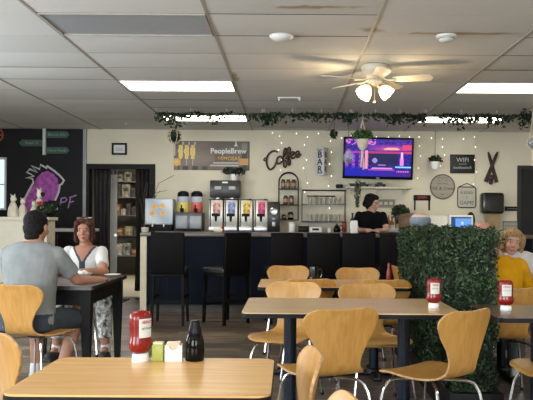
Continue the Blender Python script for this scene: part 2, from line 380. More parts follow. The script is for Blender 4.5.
# ------------------------------------------------------------------ bentwood cafe chairs
def make_shell(parent):
    prof = [(.212, .425), (.195, .441), (.11, .448), (0, .441), (-.09, .440), (-.15, .450), (-.188, .478), (-.207, .53), (-.220, .60), (-.232, .67), (-.246, .74), (-.264, .805)]
    hw = [.20, .205, .213, .213, .190, .150, .122, .116, .142, .185, .213, .205]
    P = catmull([(0, a, b_) for a, b_ in prof], 5); Wd = [v.x for v in catmull([(a, 0, 0) for a in hw], 5)]
    L = [0]
    for i in range(1, len(P)): L.append(L[-1] + (P[i] - P[i - 1]).length)
    T = L[-1]; ss = [0, .002, .006, .012, .02, .03, .045, .06]; N = 34
    ss = ss + [.06 + (T - .13) * k / N for k in range(1, N + 1)] + [T - .058, T - .045, T - .03, T - .018, T - .009, T - .003, T]
    def samp(s):
        for i in range(1, len(L)):
            if s <= L[i] + 1e-9:
                t = (s - L[i - 1]) / (L[i] - L[i - 1]); return P[i - 1].lerp(P[i], t), Wd[i - 1] + (Wd[i] - Wd[i - 1]) * t
        return P[-1], Wd[-1]
    rc0, rc1 = .06, .075
    nv = 16; m = MB(); rows = []
    for s in ss:
        p, w = samp(s)
        d = max(0, rc0 - s); w2 = w - rc0 + math.sqrt(max(0, rc0 ** 2 - d ** 2)) if s < rc0 else w
        d = s - (T - rc1)
        if d > 0: w2 = w - rc1 + math.sqrt(max(0, rc1 ** 2 - d ** 2))
        back = min(1, max(0, (p.z - .46) / .2))
        row = []
        for j in range(nv + 1):
            v = -1 + 2 * j / nv; x = v * w2; q = (x / .21) ** 2
            dip = -.010 * max(0, 1 - abs(v)) if s > T - .02 else 0
            row.append(m.bm.verts.new((x, p.y + back * .036 * q, p.z + (1 - back) * .010 * q + dip * .6)))
        rows.append(row)
    for a, b_ in zip(rows, rows[1:]):
        for j in range(nv): m.bm.faces.new((a[j], a[j + 1], b_[j + 1], b_[j]))
    o = m.build('seat_shell', [oak, mat('ply_edge', (.45, .26, .12), .5, noise=.3, nscale=60)], parent, smooth=60, recalc=True)
    md = o.modifiers.new('thickness', 'SOLIDIFY'); md.thickness = .011; md.offset = 0; md.material_offset_rim = 1; md.use_rim = True
    bv = o.modifiers.new('soft_edge', 'BEVEL'); bv.width = .0025; bv.segments = 2; bv.limit_method = 'ANGLE'; bv.angle_limit = math.radians(50)
    return o
def make_chair():
    t = thing('bentwood_chair', '', 'chair')
    make_shell(t)
    m = MB(); m.lathe([(0, .412), (.062, .412), (.07, .418), (.07, .428), (0, .434)], n=20); m.build('mounting_plate', blackm, t)
    for sx, sy in ((-1, 1), (1, 1), (-1, -1), (1, -1)):
        pts = catmull([(.03 * sx, .03 * sy, .413), (.10 * sx, .10 * sy, .412), (.145 * sx, .150 * sy, .402), (.165 * sx, .172 * sy, .37), (.180 * sx, .190 * sy, .30), (.215 * sx, .228 * sy, .02)], 5)
        m = MB(); m.tube(pts, .0085, 8); lg = m.build('leg', chrome, t)
        m = MB(); m.lathe([(0, 0), (.012, 0), (.0125, .018), (.010, .024), (0, .024)], (.216 * sx, .229 * sy, 0), 10); m.build('foot_cap', blackm, lg)
    return t
chair0 = make_chair(); used = [False]
def chair(x, y, rz, label, group=None):
    global chair0
    if not used[0]:
        used[0] = True; chair0.location = (x, y, 0); chair0.rotation_euler = (0, 0, rz); chair0['label'] = label
        if group: chair0['group'] = group
        return chair0
    return dup(chair0, (x, y, 0), rz, label, group)
R = math.radians
GR = 'honey bentwood chairs with chrome legs'
def cback(bx, by, deg, label):
    a = R(deg); return chair(bx - .252 * math.sin(a), by + .252 * math.cos(a), a, label, GR)
cback(.288, 3.70, 21, 'honey bentwood chair with its back to the camera at the middle table')
cback(.925, 3.68, 40, 'honey bentwood chair turned diagonally in front of the leafy hedge divider')
cback(.100, 2.45, 95, 'chair seen nearly edge-on beside the right end of the front table')
cback(.168, 1.76, 96, 'chair of which only the rounded top shows at the bottom edge')
cback(-1.165, 2.90, -54, 'orange-lit chair back cut off at the lower left corner')
cback(-1.86, 4.95, -20, 'honey bentwood chair under the man in the grey shirt')
cback(1.53, 4.95, 0, 'honey bentwood chair under the person in the yellow shirt')
cback(1.74, 4.02, 92, 'chair tucked sideways under the right-hand table with its seat corner showing')
cback(.05, 5.34, 163, 'left one of two chairs facing the camera across the middle table')
cback(.555, 5.22, 190, 'right one of two chairs facing the camera across the middle table')
cback(.165, 5.62, 3, 'chair back half hidden behind the left chair across the middle table')
cback(.74, 5.60, -4, 'chair back beside the hedge at the table behind the middle one')
cback(.0, 7.30, 180, 'far chair with a bright window glint beside the dark mug')
cback(.67, 7.05, 178, 'far chair facing the camera left of the red bottle')
cback(-1.95, 7.12, 180, 'chair under the woman in the white top')
cback(2.02, 6.92, 180, 'chair under the blonde woman')
cback(1.10, 7.36, -75, 'chair behind the hedge under the person with the cap')
# ------------------------------------------------------------------ tables
GT = 'laminate cafe tables on black columns'
def table(label, x0, x1, y0, y1, top, cols, z=.745, r=.05, th=.03):
    cx, cy = (x0 + x1) / 2, (y0 + y1) / 2; w, d = x1 - x0, y1 - y0
    t = thing('cafe_table', label, 'table', (cx, cy, 0), group=GT)
    m = MB(); m.prism(rrect(w - .004, d - .004, r, 6, z - .006), (0, 0, .006)); m.build('tabletop', top, t, smooth=30)
    m = MB(); m.prism(rrect(w, d, r + .002, 6, z - th), (0, 0, th - .0062)); m.build('edge_band', black, t, smooth=30)
    for c in cols:
        m = MB(); m.cone((c, 0, .03), (c, 0, z - .045), .038, .038, 20); m.build('column', mat('navy_black_metal', (.012, .018, .03), .3, .5), t)
        m = MB(); m.box((c, 0, z - .04), (.28, .28, .018), bev=.004); m.build('top_plate', blackm, t)
        m = MB()
        m.box((c, 0, .018), (.56, .07, .03), bev=.01); m.box((c, 0, .018), (.07, .56, .03), bev=.01); m.lathe([(0, .02), (.07, .02), (.06, .05), (.04, .06), (0, .06)], (c, 0, 0), 20); m.build('base', blackm, t)
    return t
table('light oak table nearest the camera with the condiments on it', -.822, -.046, 2.07, 2.645, oak_top, (0,), r=.045)
table('long oak table in the middle with two columns and a red bottle', -.256, .965, 3.97, 4.77, glare_top, (-.34, .34))
table('dark-topped table at the right edge with a red bottle on its corner', 1.11, 2.33, 3.85, 4.45, wood('dark_oak_laminate', (.06, .04, .028), (.11, .075, .05), .3, 'X', 8, coat=.4), (-.30, .30))
table('oak table behind the middle one with the dark mug and red bottle', -.235, .96, 5.58, 6.33, oak_top, (-.34, .34))
table('dark table between the yellow shirt and the blonde woman', 1.50, 2.55, 5.72, 6.42, MATS['dark_oak_laminate'], (-.25, .25))
# tall dark table with the couple
t = thing('dining_table', 'black wooden table with tapered legs between the seated couple', 'table', (-1.86, 6.05, 0))
m = MB(); m.prism(rrect(.80, 1.16, .02, 3, .718), (0, 0, .03)); m.build('tabletop', dark_top, t)
m = MB()
for a in ((-.35, -.53, .35, -.505), (-.35, .505, .35, .53), (-.35, -.505, -.325, .505), (.325, -.505, .35, .505)): m.box2((a[0], a[1], .60), (a[2], a[3], .717))
m.build('apron', black, t)
for sx in (-1, 1):
    for sy in (-1, 1):
        m = MB(); M2 = []
        for z, w in ((.717, .04), (.60, .04), (0, .022)):
            M2.append([(sx * (.33) + a * w + sx * (.04 - w) * 0.2, sy * .50 + b_ * w, z) for a, b_ in ((-1, -1), (1, -1), (1, 1), (-1, 1))])
        m.rings(M2); m.build('leg', black, t, smooth=0)
# ------------------------------------------------------------------ condiments
def ketchup(x, y, z, label, s=1.0, rz=0, word='TOMATO', key=True):
    t = thing('ketchup_bottle', label, 'bottle', (x, y, z), rz, group='red squeeze bottles')
    m = MB(); m.lathe([(0, 0), (.032 * s, 0), (.0335 * s, .004 * s), (.032 * s, .026 * s), (.028 * s, .029 * s), (0, .029 * s)], n=28, sq=.75); m.build('cap', white, t)
    prof = [(.022, .0295), (.030, .032), (.040, .040), (.0465, .054), (.0465, .068), (.043, .080), (.0415, .095), (.043, .125), (.044, .150), (.0425, .165), (.035, .175), (.016, .180), (0, .181)]
    m = MB(); m.lathe([(a * s, b_ * s) for a, b_ in prof], n=28, sq=.66); m.build('bottle_body', red_m, t, smooth=60)
    m = MB(); h = []; r0 = .0445
    for k in range(9):
        a = R(-90 - 38 + 76 * k / 8); h.append(a)
    lo = [Vector((r0 * s * math.cos(a),   .68 * r0 * s * math.sin(a), .086 * s)) for a in h]; hi = [Vector((r0 * 1.005 * s * math.cos(a),   .68 * r0 * 1.005 * s * math.sin(a), .152 * s)) for a in h]
    for k in range(8):
        f = m.bm.faces.new([m.bm.verts.new(p) for p in (lo[k], lo[k + 1], hi[k + 1], hi[k])])
    m.build('label', mat('label_paper', (.62, .62, .58), .6, spec=.2), t)
    lt = mat('label_red_ink', (.45, .03, .03), .5)
    text(word, .015 * s, lt, t, (0, -.0318 * s, .140 * s), ext=.0003)
    text('KETCHUP', .0095 * s, mat('label_dark_ink', (.05, .12, .06), .5), t, (0, -.0318 * s, .118 * s), ext=.0003)
    return t
TZ = .745
p = at(141, 361, 2.60)
ketchup(p.x, 2.58, TZ, 'red ketchup bottle on the front table, standing on its white cap', 1.0, R(52), 'HEINZ')
ketchup(.853, 4.27, TZ, 'red ketchup bottle on the right end of the middle table before the hedge', .96, R(4), 'HEINZ')
ketchup(1.245, 4.17, TZ, 'red ketchup bottle with white label on the dark table right of the hedge', .96, R(-6), 'HEINZ')
p = at(388.5, 279, 6.2)
t = thing('sauce_bottle', 'slim red sauce bottle on the far oak table beside the hedge', 'bottle', (p.x, 6.2, TZ))
m = MB(); m.lathe([(0, 0), (.022, 0), (.024, .01), (.022, .08), (.012, .115), (.011, .13), (0, .13)], n=16); m.build('bottle_body', mat('dark_red_plastic', (.20, .012, .012), .3), t)
m = MB(); m.lathe([(.012, .1301), (.015, .132), (.013, .15), (0, .15)], n=16); m.build('cap', mat('dark_red_cap', (.28, .02, .02), .4), t)
# mustard packets box
p = at(157, 361, 2.58)
t = thing('packet_holder', 'small olive-green packet box between ketchup and white sugar caddy', 'holder', (p.x, 2.60, TZ), R(-4))
m = MB(); m.box((0, 0, .0285), (.040, .034, .057), bev=.002); m.build('box_body', mat('olive_plastic', (.34, .36, .06), .45), t)
m = MB()
for k in range(5): m.box((0, -.012 + .006 * k, .0615), (.034, .0045, .009), bev=.001)
m.build('packets', mat('packet_cream', (.66, .60, .36), .6), t)
p = at(172.5, 361, 2.58)
t = thing('sugar_caddy', 'white open-fronted caddy full of sugar packets', 'caddy', (p.x, 2.60, TZ), R(3))
m = MB(); out = [(-.030, 0, 0), (.030, 0, 0), (.030, 0, .056), (.017, 0, .056)]
for k in range(1, 8): a = PI * k / 8; out.append((.017 * math.cos(a), 0, .056 - .017 * math.sin(a)))
out += [(-.017, 0, .056), (-.030, 0, .056)]
m.prism([(a, -.022, c) for a, b_, c in out], (0, .003, 0)); m.prism([(a, .019, c) for a, b_, c in out], (0, .003, 0))
m.box2((-.030, -.019, 0), (-.027, .019, .056)); m.box2((.027, -.019, 0), (.030, .019, .056)); m.box2((-.027, -.019, 0), (.027, .019, .003)); m.build('box_body', mat('white_ceramic', (.80, .78, .72), .35), t, smooth=20)
for k in range(7):
    m = MB(); m.box((random.uniform(-.002, .002), -.0155 + .005 * k, .034 + random.uniform(0, .004)), (.046, .0034, .058), Euler((random.uniform(-.06, .06), random.uniform(-.09, .09), 0)), bev=.001); m.build('packet', mat('sugar_paper_%d' % (k % 3), ((.62, .46, .32), (.72, .66, .55), (.55, .36, .25))[k % 3], .7), t)
# glossy black soy-sauce style dispenser
p = at(193.5, 361, 2.58)
t = thing('sauce_dispenser', 'glossy black sauce dispenser right of the sugar caddy', 'bottle', (p.x, 2.60, TZ))
m = MB(); m.lathe([(0, 0), (.031, 0), (.0335, .004), (.0345, .03), (.034, .06), (.0315, .076), (.0275, .088), (.0245, .096), (0, .096)], n=32); m.build('bottle_body', mat('gloss_black', (.002, .002, .002), .05, spec=.22), t, smooth=60)
m = MB(); m.lathe([(.0245, .0962), (.0250, .100), (.0215, .118), (.0175, .130), (.0175, .135), (.0165, .138), (.015, .143), (0, .144)], n=28); m.build('cap', mat('satin_black', (.004, .004, .005), .35, spec=.2), t, smooth=50)
# dark mug on the far table
p = at(313, 278, 6.05)
t = thing('mug', 'dark mug with handle on the far oak table', 'mug', (p.x, 6.05, TZ))
m = MB(); m.lathe([(0, 0), (.030, 0), (.036, .004), (.038, .06), (.036, .125), (.033, .125), (.034, .06), (.03, .008), (0, .008)], n=24); m.build('cup_body', mat('mug_black', (.01, .01, .011), .15, coat=.5), t, smooth=50)
m = MB(); m.tube(catmull([(.036, 0, .10), (.062, 0, .105), (.068, 0, .065), (.055, 0, .035), (.036, 0, .033)], 4), .005, 8); m.build('handle', MATS['mug_black'], t)
# bowl and napkin on the couple's table
p = at(85, 276.5, 6.3)
t = thing('bowl', 'shallow white bowl of food before the woman in white', 'bowl', (-1.765, 6.28, .748))
m = MB(); m.lathe([(0, 0), (.035, 0), (.04, .006), (.075, .034), (.08, .04), (.076, .04), (.038, .012), (0, .010)], n=28); m.build('bowl_body', MATS['white_ceramic'], t, smooth=50)
o = MB()
for k in range(16): o.ell((random.uniform(-.042, .042), random.uniform(-.042, .042), .034 + random.uniform(0, .018)), [random.uniform(.012, .02)] * 3, n=8, m=6)
f = o.build('salad', mat('white_food', (.78, .76, .68), .7, noise=.2, nscale=60), t)
t = thing('plate', 'white side plate near the right corner of the black table', 'plate', (-1.57, 6.52, .748))
m = MB(); m.lathe([(0, 0), (.045, 0), (.05, .004), (.075, .014), (.074, .016), (.048, .007), (0, .006)], n=28); m.build('plate_body', MATS['white_ceramic'], t, smooth=50)
# ------------------------------------------------------------------ hedge divider
t = thing('hedge_divider', 'tall artificial boxwood hedge in a black planter dividing the tables', 'hedge', (1.19, 5.78, 0))
m = MB(); m.box2((-.17, -1.2, 0), (.17, 1.2, .17), bev=.004); m.build('planter', black, t)
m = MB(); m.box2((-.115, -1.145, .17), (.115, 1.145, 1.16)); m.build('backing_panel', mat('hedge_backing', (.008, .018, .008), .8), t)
rng = np.random.default_rng(3)
def leaf_cloud(name, P, N, size, mats, parent, kind=None, spread=.9):
    """many small folded leaves: P centres, N outward directions"""
    n = len(P)
    Rn = rng.normal(size=(n, 3)); Nn = N + spread * Rn * .6; Nn /= np.linalg.norm(Nn, axis=1)[:, None]
    U = np.cross(Nn, rng.normal(size=(n, 3))); U /= np.linalg.norm(U, axis=1)[:, None]; V = np.cross(Nn, U)
    s = (size * rng.uniform(.7, 1.25, n))[:, None]
    a = P - U * s; b_ = P + V * s * .48 + Nn * s * .22; c = P + U * s; d = P - V * s * .48 + Nn * s * .22
    vs = np.stack([a, b_, c, d], 1).reshape(-1, 3)
    me = bpy.data.meshes.new(name); me.vertices.add(4 * n); me.vertices.foreach_set('co', vs.ravel())
    idx = np.arange(4 * n).reshape(n, 4); tri = np.stack([idx[:, [0, 1, 2]], idx[:, [0, 2, 3]]], 1).reshape(-1)
    me.loops.add(6 * n); me.loops.foreach_set('vertex_index', tri.astype(np.int32)); me.polygons.add(2 * n)
    me.polygons.foreach_set('loop_start', np.arange(0, 6 * n, 3, dtype=np.int32)); me.polygons.foreach_set('material_index', np.repeat(rng.integers(0, len(mats), n), 2).astype(np.int32))
    for mm in mats: me.materials.append(mm)
    me.update(calc_edges=True); me.validate()
    o = bpy.data.objects.new(name, me); COL.objects.link(o); o.parent = parent
    return o
def face_pts(n, o, u, v, nrm, jit=.03):
    a = rng.random((n, 1)); b_ = rng.random((n, 1)); o, u, v, nrm = map(np.array, (o, u, v, nrm))
    P = o + a * u + b_ * v
    d = .016 * np.sin(P[:, 1] * 24 + 3 * P[:, 2]) + .014 * np.sin(P[:, 2] * 21 + P[:, 1] * 9) + .012 * np.sin(P[:, 0] * 40 + P[:, 2] * 13)
    P = P + nrm * (d[:, None] + rng.uniform(-jit, jit * .7, (n, 1)))
    return P, np.tile(nrm, (n, 1)).astype(float)
fs_ = [face_pts(22000, (-.135, -1.165, .16), (0, 2.33, 0), (0, 0, 1.04), (-1, 0, 0)), face_pts(5000, (-.135, -1.165, .16), (.27, 0, 0), (0, 0, 1.04), (0, -1, 0)),
       face_pts(3800, (-.135, -1.165, 1.18), (.27, 0, 0), (0, 2.33, 0), (0, 0, 1), .02), face_pts(9000, (.135, -1.165, .16), (0, 2.33, 0), (0, 0, 1.04), (1, 0, 0)),
       face_pts(1500, (-.135, 1.165, .16), (.27, 0, 0), (0, 0, 1.04), (0, 1, 0))]
P = np.concatenate([a for a, b_ in fs_]); N = np.concatenate([b_ for a, b_ in fs_])
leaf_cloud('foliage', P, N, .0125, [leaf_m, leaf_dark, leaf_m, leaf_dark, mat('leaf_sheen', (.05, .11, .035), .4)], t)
# ------------------------------------------------------------------ bar stools and counter
def make_stool():
    t = thing('bar_stool', '', 'stool')
    bl = mat('stool_wood', (.005, .005, .006), .5, spec=.15); up = mat('stool_vinyl', (.0035, .003, .0035), .55, spec=.12, bump=.05, bscale=90)
    for sx in (-1, 1):
        for sy in (-1, 1):
            m = MB(); m.rings([[(sx * (.175 + (.60 - z) * .02) + a * w, sy * (.18 + (.6 - z) * .03) + b_ * w, z) for a, b_ in ((-1, -1), (1, -1), (1, 1), (-1, 1))] for z, w in ((0, .015), (.60, .02))]); m.build('leg', bl, t, smooth=0)
    m = MB()
    for z in (.23,): m.box((0, .19, z), (.35, .02, .035)); m.box((0, -.19, z + .05), (.35, .02, .035)); m.box((-.183, 0, z + .1), (.02, .35, .03)); m.box((.183, 0, z + .1), (.02, .35, .03))
    m.build('footrest', bl, t, smooth=0)
    m = MB(); m.box((0, 0, .598), (.40, .40, .035), bev=.006); m.build('seat_frame', bl, t)
    m = MB(); m.box((0, .01, .648), (.42, .42, .065), bev=.022, seg=4); m.build('seat', mat('seat_vinyl', (.03, .028, .03), .25, coat=.3), t, smooth=50)
    m = MB(); m.box((0, -.208, .86), (.40, .05, .50), Euler((R(3), 0, 0)), bev=.014, seg=3); m.build('backrest', up, t, smooth=50)
    return t
GS = 'black bar stools along the counter'
st0 = make_stool()
stools = [(-1.43, 8.86, 0, 'leftmost black bar stool, its square back covering the counter end'), (-.76, 8.95, 44, 'black bar stool turned so its shiny seat shows, beside the leftmost one'),
          (-.06, 9.05, 12, 'third black bar stool from the left, behind the bright far chair'), (.415, 9.0, 2, 'black bar stool behind the dark mug'),
          (.86, 9.0, -3, 'black bar stool in front of the barista, its left neighbour behind the mug'), (1.30, 9.0, 0, 'rightmost black bar stool, partly behind the hedge')]
for i, (x, y, a, lb) in enumerate(stools):
    if i == 0: st0.location = (x, y, 0); st0.rotation_euler = (0, 0, R(a)); st0['label'] = lb; st0['group'] = GS
    else: dup(st0, (x, y, 0), R(a), lb, GS)
t = thing('bar_counter', 'dark navy bar counter with a narrow grey wood top', 'counter', (.3, 10.1, 0))
m = MB(); m.box2((-2.21, -.22, .115), (3.0, .22, 1.035)); m.build('front_panel', mat('navy_panel', (.001, .0035, .011), .55, spec=.15), t, smooth=0)
m = MB(); m.box2((-2.19, -.17, 0), (3.0, .2, .115)); m.build('kick_board', mat('kick_grey', (.07, .065, .055), .5), t)
m = MB(); m.box2((-2.30, -.27, 1.036), (3.02, .27, 1.085), bev=.006); m.build('worktop', wood('bar_top_wood', (.07, .052, .038), (.14, .11, .085), .35, 'X', 8), t)
for k in range(5):
    m = MB(); m.box2((-1.95 + k * 1.13, -.226, .13), (-1.93 + k * 1.13, -.2205, 1.03)); m.build('panel_joint', black, t)
m = MB(); m.box2((-2.30, -.24, 0), (-2.215, .24, 1.035)); m.build('end_panel', mat('end_cream', (.72, .64, .46), .5), t)
t = thing('back_counter', 'long back counter behind the bar carrying the drink machines', 'counter', (.35, 11.39, 0))
m = MB(); m.box2((-2.35, -.24, 0), (3.1, .29, 1.045)); m.build('cabinet', mat('cabinet_dark', (.03, .03, .035), .5), t)
m = MB(); m.box2((-2.38, -.27, 1.046), (3.12, .30, 1.085), bev=.004); m.build('worktop', mat('grey_worktop', (.22, .20, .18), .35, noise=.2, nscale=60), t)
BC = 1.086
# ------------------------------------------------------------------ drink machines on the back counter
def bx(px, D=11.35): return at(px, 222, D).x
def wz(py, D=11.35, px=288): return at(px, py, D).z
# juice dispenser
x0, x1 = bx(146.5), bx(174)
t = thing('juice_dispenser', 'square silver-blue juice dispenser with four orange flowers on its front', 'drink dispenser', ((x0 + x1) / 2, 11.32, BC)); w = x1 - x0
def jf(u, v):
    c = lerp((.36, .46, .58), (.68, .74, .80), .5 + .5 * math.sin(u * 5 + v * 4))
    for (cx, cy) in ((.32, .70), (.62, .72), (.26, .42), (.66, .42)):
        d = math.hypot((u - cx), (v - cy)); a = math.atan2(v - cy, u - cx)
        if d < .115 + .025 * math.cos(5 * a): c = lerp((.75, .22, .05), (.80, .50, .10), min(1, d / .1))
    return c
m = MB(); m.box((0, 0, .30), (w, .30, .40), bev=.01); m.build('cabinet', mat('silver_paint', (.48, .50, .52), .35, .5), t)
picture('front_print', w - .02, .37, 40, 36, jf, .25, 0, t, (0, -.1515, .30))
m = MB(); m.box((0, -.04, .05), (w - .03, .2, .10), bev=.006); m.build('drip_base', black, t)
for sx in (-1, 1):
    m = MB(); m.tube([(sx * w * .2, -.165, .12), (sx * w * .2, -.20, .11), (sx * w * .2, -.205, .07)], .012, 8); m.build('tap', white, t)
# slush machine
x0, x1 = bx(176), bx(206)
t = thing('slush_machine', 'twin-tank slush machine with yellow and pink drinks', 'drink dispenser', ((x0 + x1) / 2 - .02, 11.34, BC))
m = MB(); m.box((0, 0, .15), (.42, .36, .28), bev=.01); m.build('cabinet', mat('dark_steel', (.10, .10, .11), .35, .6), t)
for s_, colr, nm in ((-1, (.70, .58, .16), 'yellow'), (1, (.62, .12, .10), 'pink')):
    m = MB(); m.box((s_ * .105, -.184, .13), (.17, .008, .22), bev=.003); m.build('front_plate', mat('satin_steel', (.30, .31, .33), .5, .7), t)
    m = MB(); m.lathe([(0, .292), (.085, .292), (.092, .31), (.092, .36), (.088, .445), (0, .445)], (s_ * .105, -.02, 0), 24); m.build('slush_fill', mat('slush_' + nm, colr, .35, noise=.15), t)
    m = MB(); m.lathe([(.088, .4455), (.092, .47), (.094, .50), (.09, .535), (.088, .535), (.09, .50), (.086, .4455)], (s_ * .105, -.02, 0), 24); m.build('tank', mat('tank_plastic', (.62, .68, .80), .15, alpha=.6), t)
    m = MB(); m.lathe([(0, .536), (.09, .536), (.093, .56), (.082, .60), (.05, .622), (0, .628)], (s_ * .105, -.02, 0), 24); m.build('tank_lid', MATS['satin_black'], t)
    m = MB(); m.box((s_ * .105, -.16, .325), (.045, .12, .06), bev=.008); m.box((s_ * .105, -.215, .36), (.022, .02, .09), bev=.006); m.build('tap', black, t)
m = MB(); m.box((0, -.24, .03), (.38, .10, .03), bev=.006); m.build('drip_tray', black, t)
# coffee brewer on a raised stand
x0, x1 = bx(209), bx(239); cx = (x0 + x1) / 2
t = thing('coffee_brewer', 'dark coffee brewer with two gleaming funnels above the pouch dispensers', 'coffee machine', (cx, 11.52, BC))
m = MB(); m.box2((-.235, -.12, .53), (.235, .14, .80), bev=.01); m.box2((-.20, .06, .0), (.20, .14, .53)); m.build('brewer_body', mat('brewer_black', (.035, .035, .033), .3, .3), t)
for s_ in (-1, 1):
    m = MB(); m.lathe([(.0, .36), (.03, .37), (.055, .42), (.075, .48), (.078, .525), (0, .525)], (s_ * .11, -.04, 0), 20); m.build('funnel', steel, t)
    m = MB(); m.box((s_ * .11, -.125, .68), (.10, .006, .05)); m.build('switch_plate', MATS['satin_steel'], t)
m = MB(); m.box((0, -.125, .765), (.09, .004, .022)); m.build('badge', white, t)
# four pouch dispensers
cols = [(.60, .33, .30), (.25, .28, .52), (.70, .48, .10), (.62, .08, .20)]; nm = ['brown', 'blue', 'yellow', 'pink']
for k, (a, b_) in enumerate(((209, 222.5), (224, 237), (239, 252), (254, 267))):
    xa, xb = bx(a, 11.2), bx(b_, 11.2); cx = (xa + xb) / 2; w = xb - xa
    t = thing('drink_dispenser', 'narrow steel drink dispenser with a %s label, in the row of four' % nm[k], 'drink dispenser', (cx, 11.24, BC), group='row of four steel drink dispensers')
    m = MB(); m.box((0, 0, .28), (w, .18, .41), bev=.006); m.build('cabinet', mat('pale_steel', (.55, .53, .47), .35, .7), t)
    m = MB(); m.box((0, -.03, .04), (w, .22, .07), bev=.005); m.build('drip_base', steel, t)
    m = MB(); m.box((w * .05, -.093, .36), (w * .55, .006, .20), bev=.002); m.build('flavour_label', mat('label_' + nm[k], cols[k], .5, noise=.5, nscale=25), t)
    m = MB(); m.box((0, -.11, .255), (w * .62, .04, .045), bev=.01); m.cone((0, -.115, .24), (0, -.115, .155), .022, .014, 12); m.build('spout', black, t)
    m = MB(); m.box((-w * .42, -.094, .28), (.012, .01, .40)); m.box((w * .3, 0, .495), (.03, .03, .025)); m.box((0, 0, .49), (w + .012, .19, .012)); m.build('trim_strip', black, t)
# black grinder with a round dial
t = thing('coffee_grinder', 'tall black coffee grinder with a round silver dial', 'coffee grinder', (bx(273.3, 11.2), 11.25, BC))
m = MB(); m.box((0, 0, .23), (.19, .24, .46), bev=.012); m.build('grinder_body', mat('grinder_black', (.012, .012, .014), .3), t)
m = MB(); M_ = Matrix.Translation((0, -.121, .31)) @ Matrix.Rotation(PI / 2, 4, 'X'); m.lathe([(.035, 0), (.062, 0), (.062, .012), (.052, .018), (.035, .012)], n=28, M=M_); m.build('dial_ring', steel, t)
m = MB(); m.box((0, -.124, .12), (.05, .006, .07), bev=.002); m.box((0, -.124, .20), (.045, .006, .02), bev=.002); m.build('front_plate', mat('dull_steel', (.4, .4, .4), .4, .6), t)
# smaller counter things
def canister(px, D, w, h, m1, label, cat='canister', z=BC, name='canister', lid=None):
    t = thing(name, label, cat, (bx(px, D), D, z))
    m = MB(); m.lathe([(0, 0), (w * .46, 0), (w * .5, .006), (w * .5, h - .01), (w * .47, h), (0, h)], n=24); m.build('container', m1, t)
    if lid: m = MB(); m.lathe([(0, h + .0005), (w * .5, h + .0005), (w * .52, h + .01), (w * .48, h + .018), (0, h + .02)], n=24); m.build('lid', lid, t)
    return t
canister(291.5, 11.2, .10, .13, white, 'round white canister beside the black coffee grinder', lid=white)
t = thing('storage_box', 'small black box beside the round white canister', 'box', (bx(303, 11.2), 11.2, BC))
m = MB(); m.box((0, 0, .042), (.16, .14, .07), bev=.006); m.build('container', MATS['satin_black'], t); m = MB(); m.box((0, 0, .085), (.165, .145, .014), bev=.004); m.build('lid', black, t)
t = thing('napkin_box', 'white napkin box on the counter under the glass rack', 'box', (bx(315, 11.15), 11.15, BC))
m = MB(); m.box((0, 0, .04), (.18, .12, .08), bev=.006); m.build('container', white, t); m = MB(); m.box((0, -.061, .045), (.10, .003, .03)); m.build('slot', black, t)
t = thing('cup_stack', 'small white cup beside the napkin box', 'cup', (bx(329, 11.2), 11.2, BC)); m = MB(); m.lathe([(0, 0), (.025, 0), (.035, .06), (.032, .06), (.024, .004), (0, .004)], n=20); m.build('cup', white, t)
t = thing('kettle', 'round black kettle right of the small white cup', 'kettle', (bx(336.5, 11.2), 11.2, BC))
m = MB(); m.lathe([(0, 0), (.045, 0), (.055, .02), (.05, .07), (.03, .105), (.012, .115), (.01, .135), (0, .138)], n=24); m.build('kettle_body', MATS['gloss_black'], t, smooth=50)
m = MB(); m.tube(catmull([(.05, 0, .03), (.085, 0, .05), (.08, 0, .10), (.035, 0, .10)], 4), .007, 8); m.build('handle', black, t)
canister(344, 11.3, .07, .14, mat('red_plastic', (.35, .03, .03), .35), 'red jar on the counter left of the barista', 'jar', name='jar', lid=MATS['ketchup_red'])
t = thing('paper_cup', 'small red bottle in front of the pouch dispensers', 'bottle', (bx(225, 10.6), 10.2, 1.086)); t.name = 'hot_sauce_bottle'
m = MB(); m.lathe([(0, 0), (.02, 0), (.022, .01), (.02, .07), (.01, .09), (.01, .10), (0, .10)], n=16); m.build('bottle_body', red_m, t); m = MB(); m.lathe([(0, .1005), (.012, .1005), (.010, .125), (0, .125)], n=12); m.build('cap', MATS['dark_red_cap'], t)
t = thing('towel_roll', 'cream rolled towel on the left end of the counter', 'towel', (bx(217, 10.1), 10.2, 1.086)); m = MB(); m.cone((-.06, 0, .03), (.06, 0, .03), .03, .03, 20); m.build('towel', cream, t)
canister(144.5, 9.98, .10, .05, mat('pale_green_paint', (.50, .50, .36), .5), 'small cream tub on the left end of the counter', 'tub', z=1.086, name='tub', lid=cream)
# bottles behind the barista
def bottle(px, D, h, w, m1, label, z=BC, capm=None, group='bottles behind the barista'):
    t = thing('wine_bottle', label, 'bottle', (bx(px, D), D, z), group=group)
    m = MB(); m.lathe([(0, 0), (w * .48, 0), (w * .5, .01), (w * .5, h * .58), (w * .42, h * .66), (w * .18, h * .76), (w * .17, h * .93), (0, h * .93)], n=18); m.build('bottle_body', m1, t, smooth=50)
    m = MB(); m.lathe([(0, h * .9305), (w * .2, h * .9305), (w * .2, h), (0, h)], n=14); m.build('cap', capm or black, t)
    m = MB(); m.lathe([(w * .51, h * .2), (w * .515, h * .2), (w * .515, h * .48), (w * .51, h * .48)], n=18); m.build('label', mat('wine_label', (.5, .45, .35), .6), t)
bottle(352, 11.2, .30, .085, dark_glass, 'dark bottle left of the barista')
bottle(381, 11.25, .31, .08, dark_glass, 'dark bottle just right of the barista head')
bottle(388, 11.3, .27, .075, mat('rose_glass', (.45, .16, .12), .15), 'rose bottle behind the barista', capm=mat('pink_cap', (.5, .2, .2), .4))
bottle(391.5, 11.2, .25, .07, mat('amber_glass', (.25, .10, .03), .15), 'short amber bottle behind the barista')
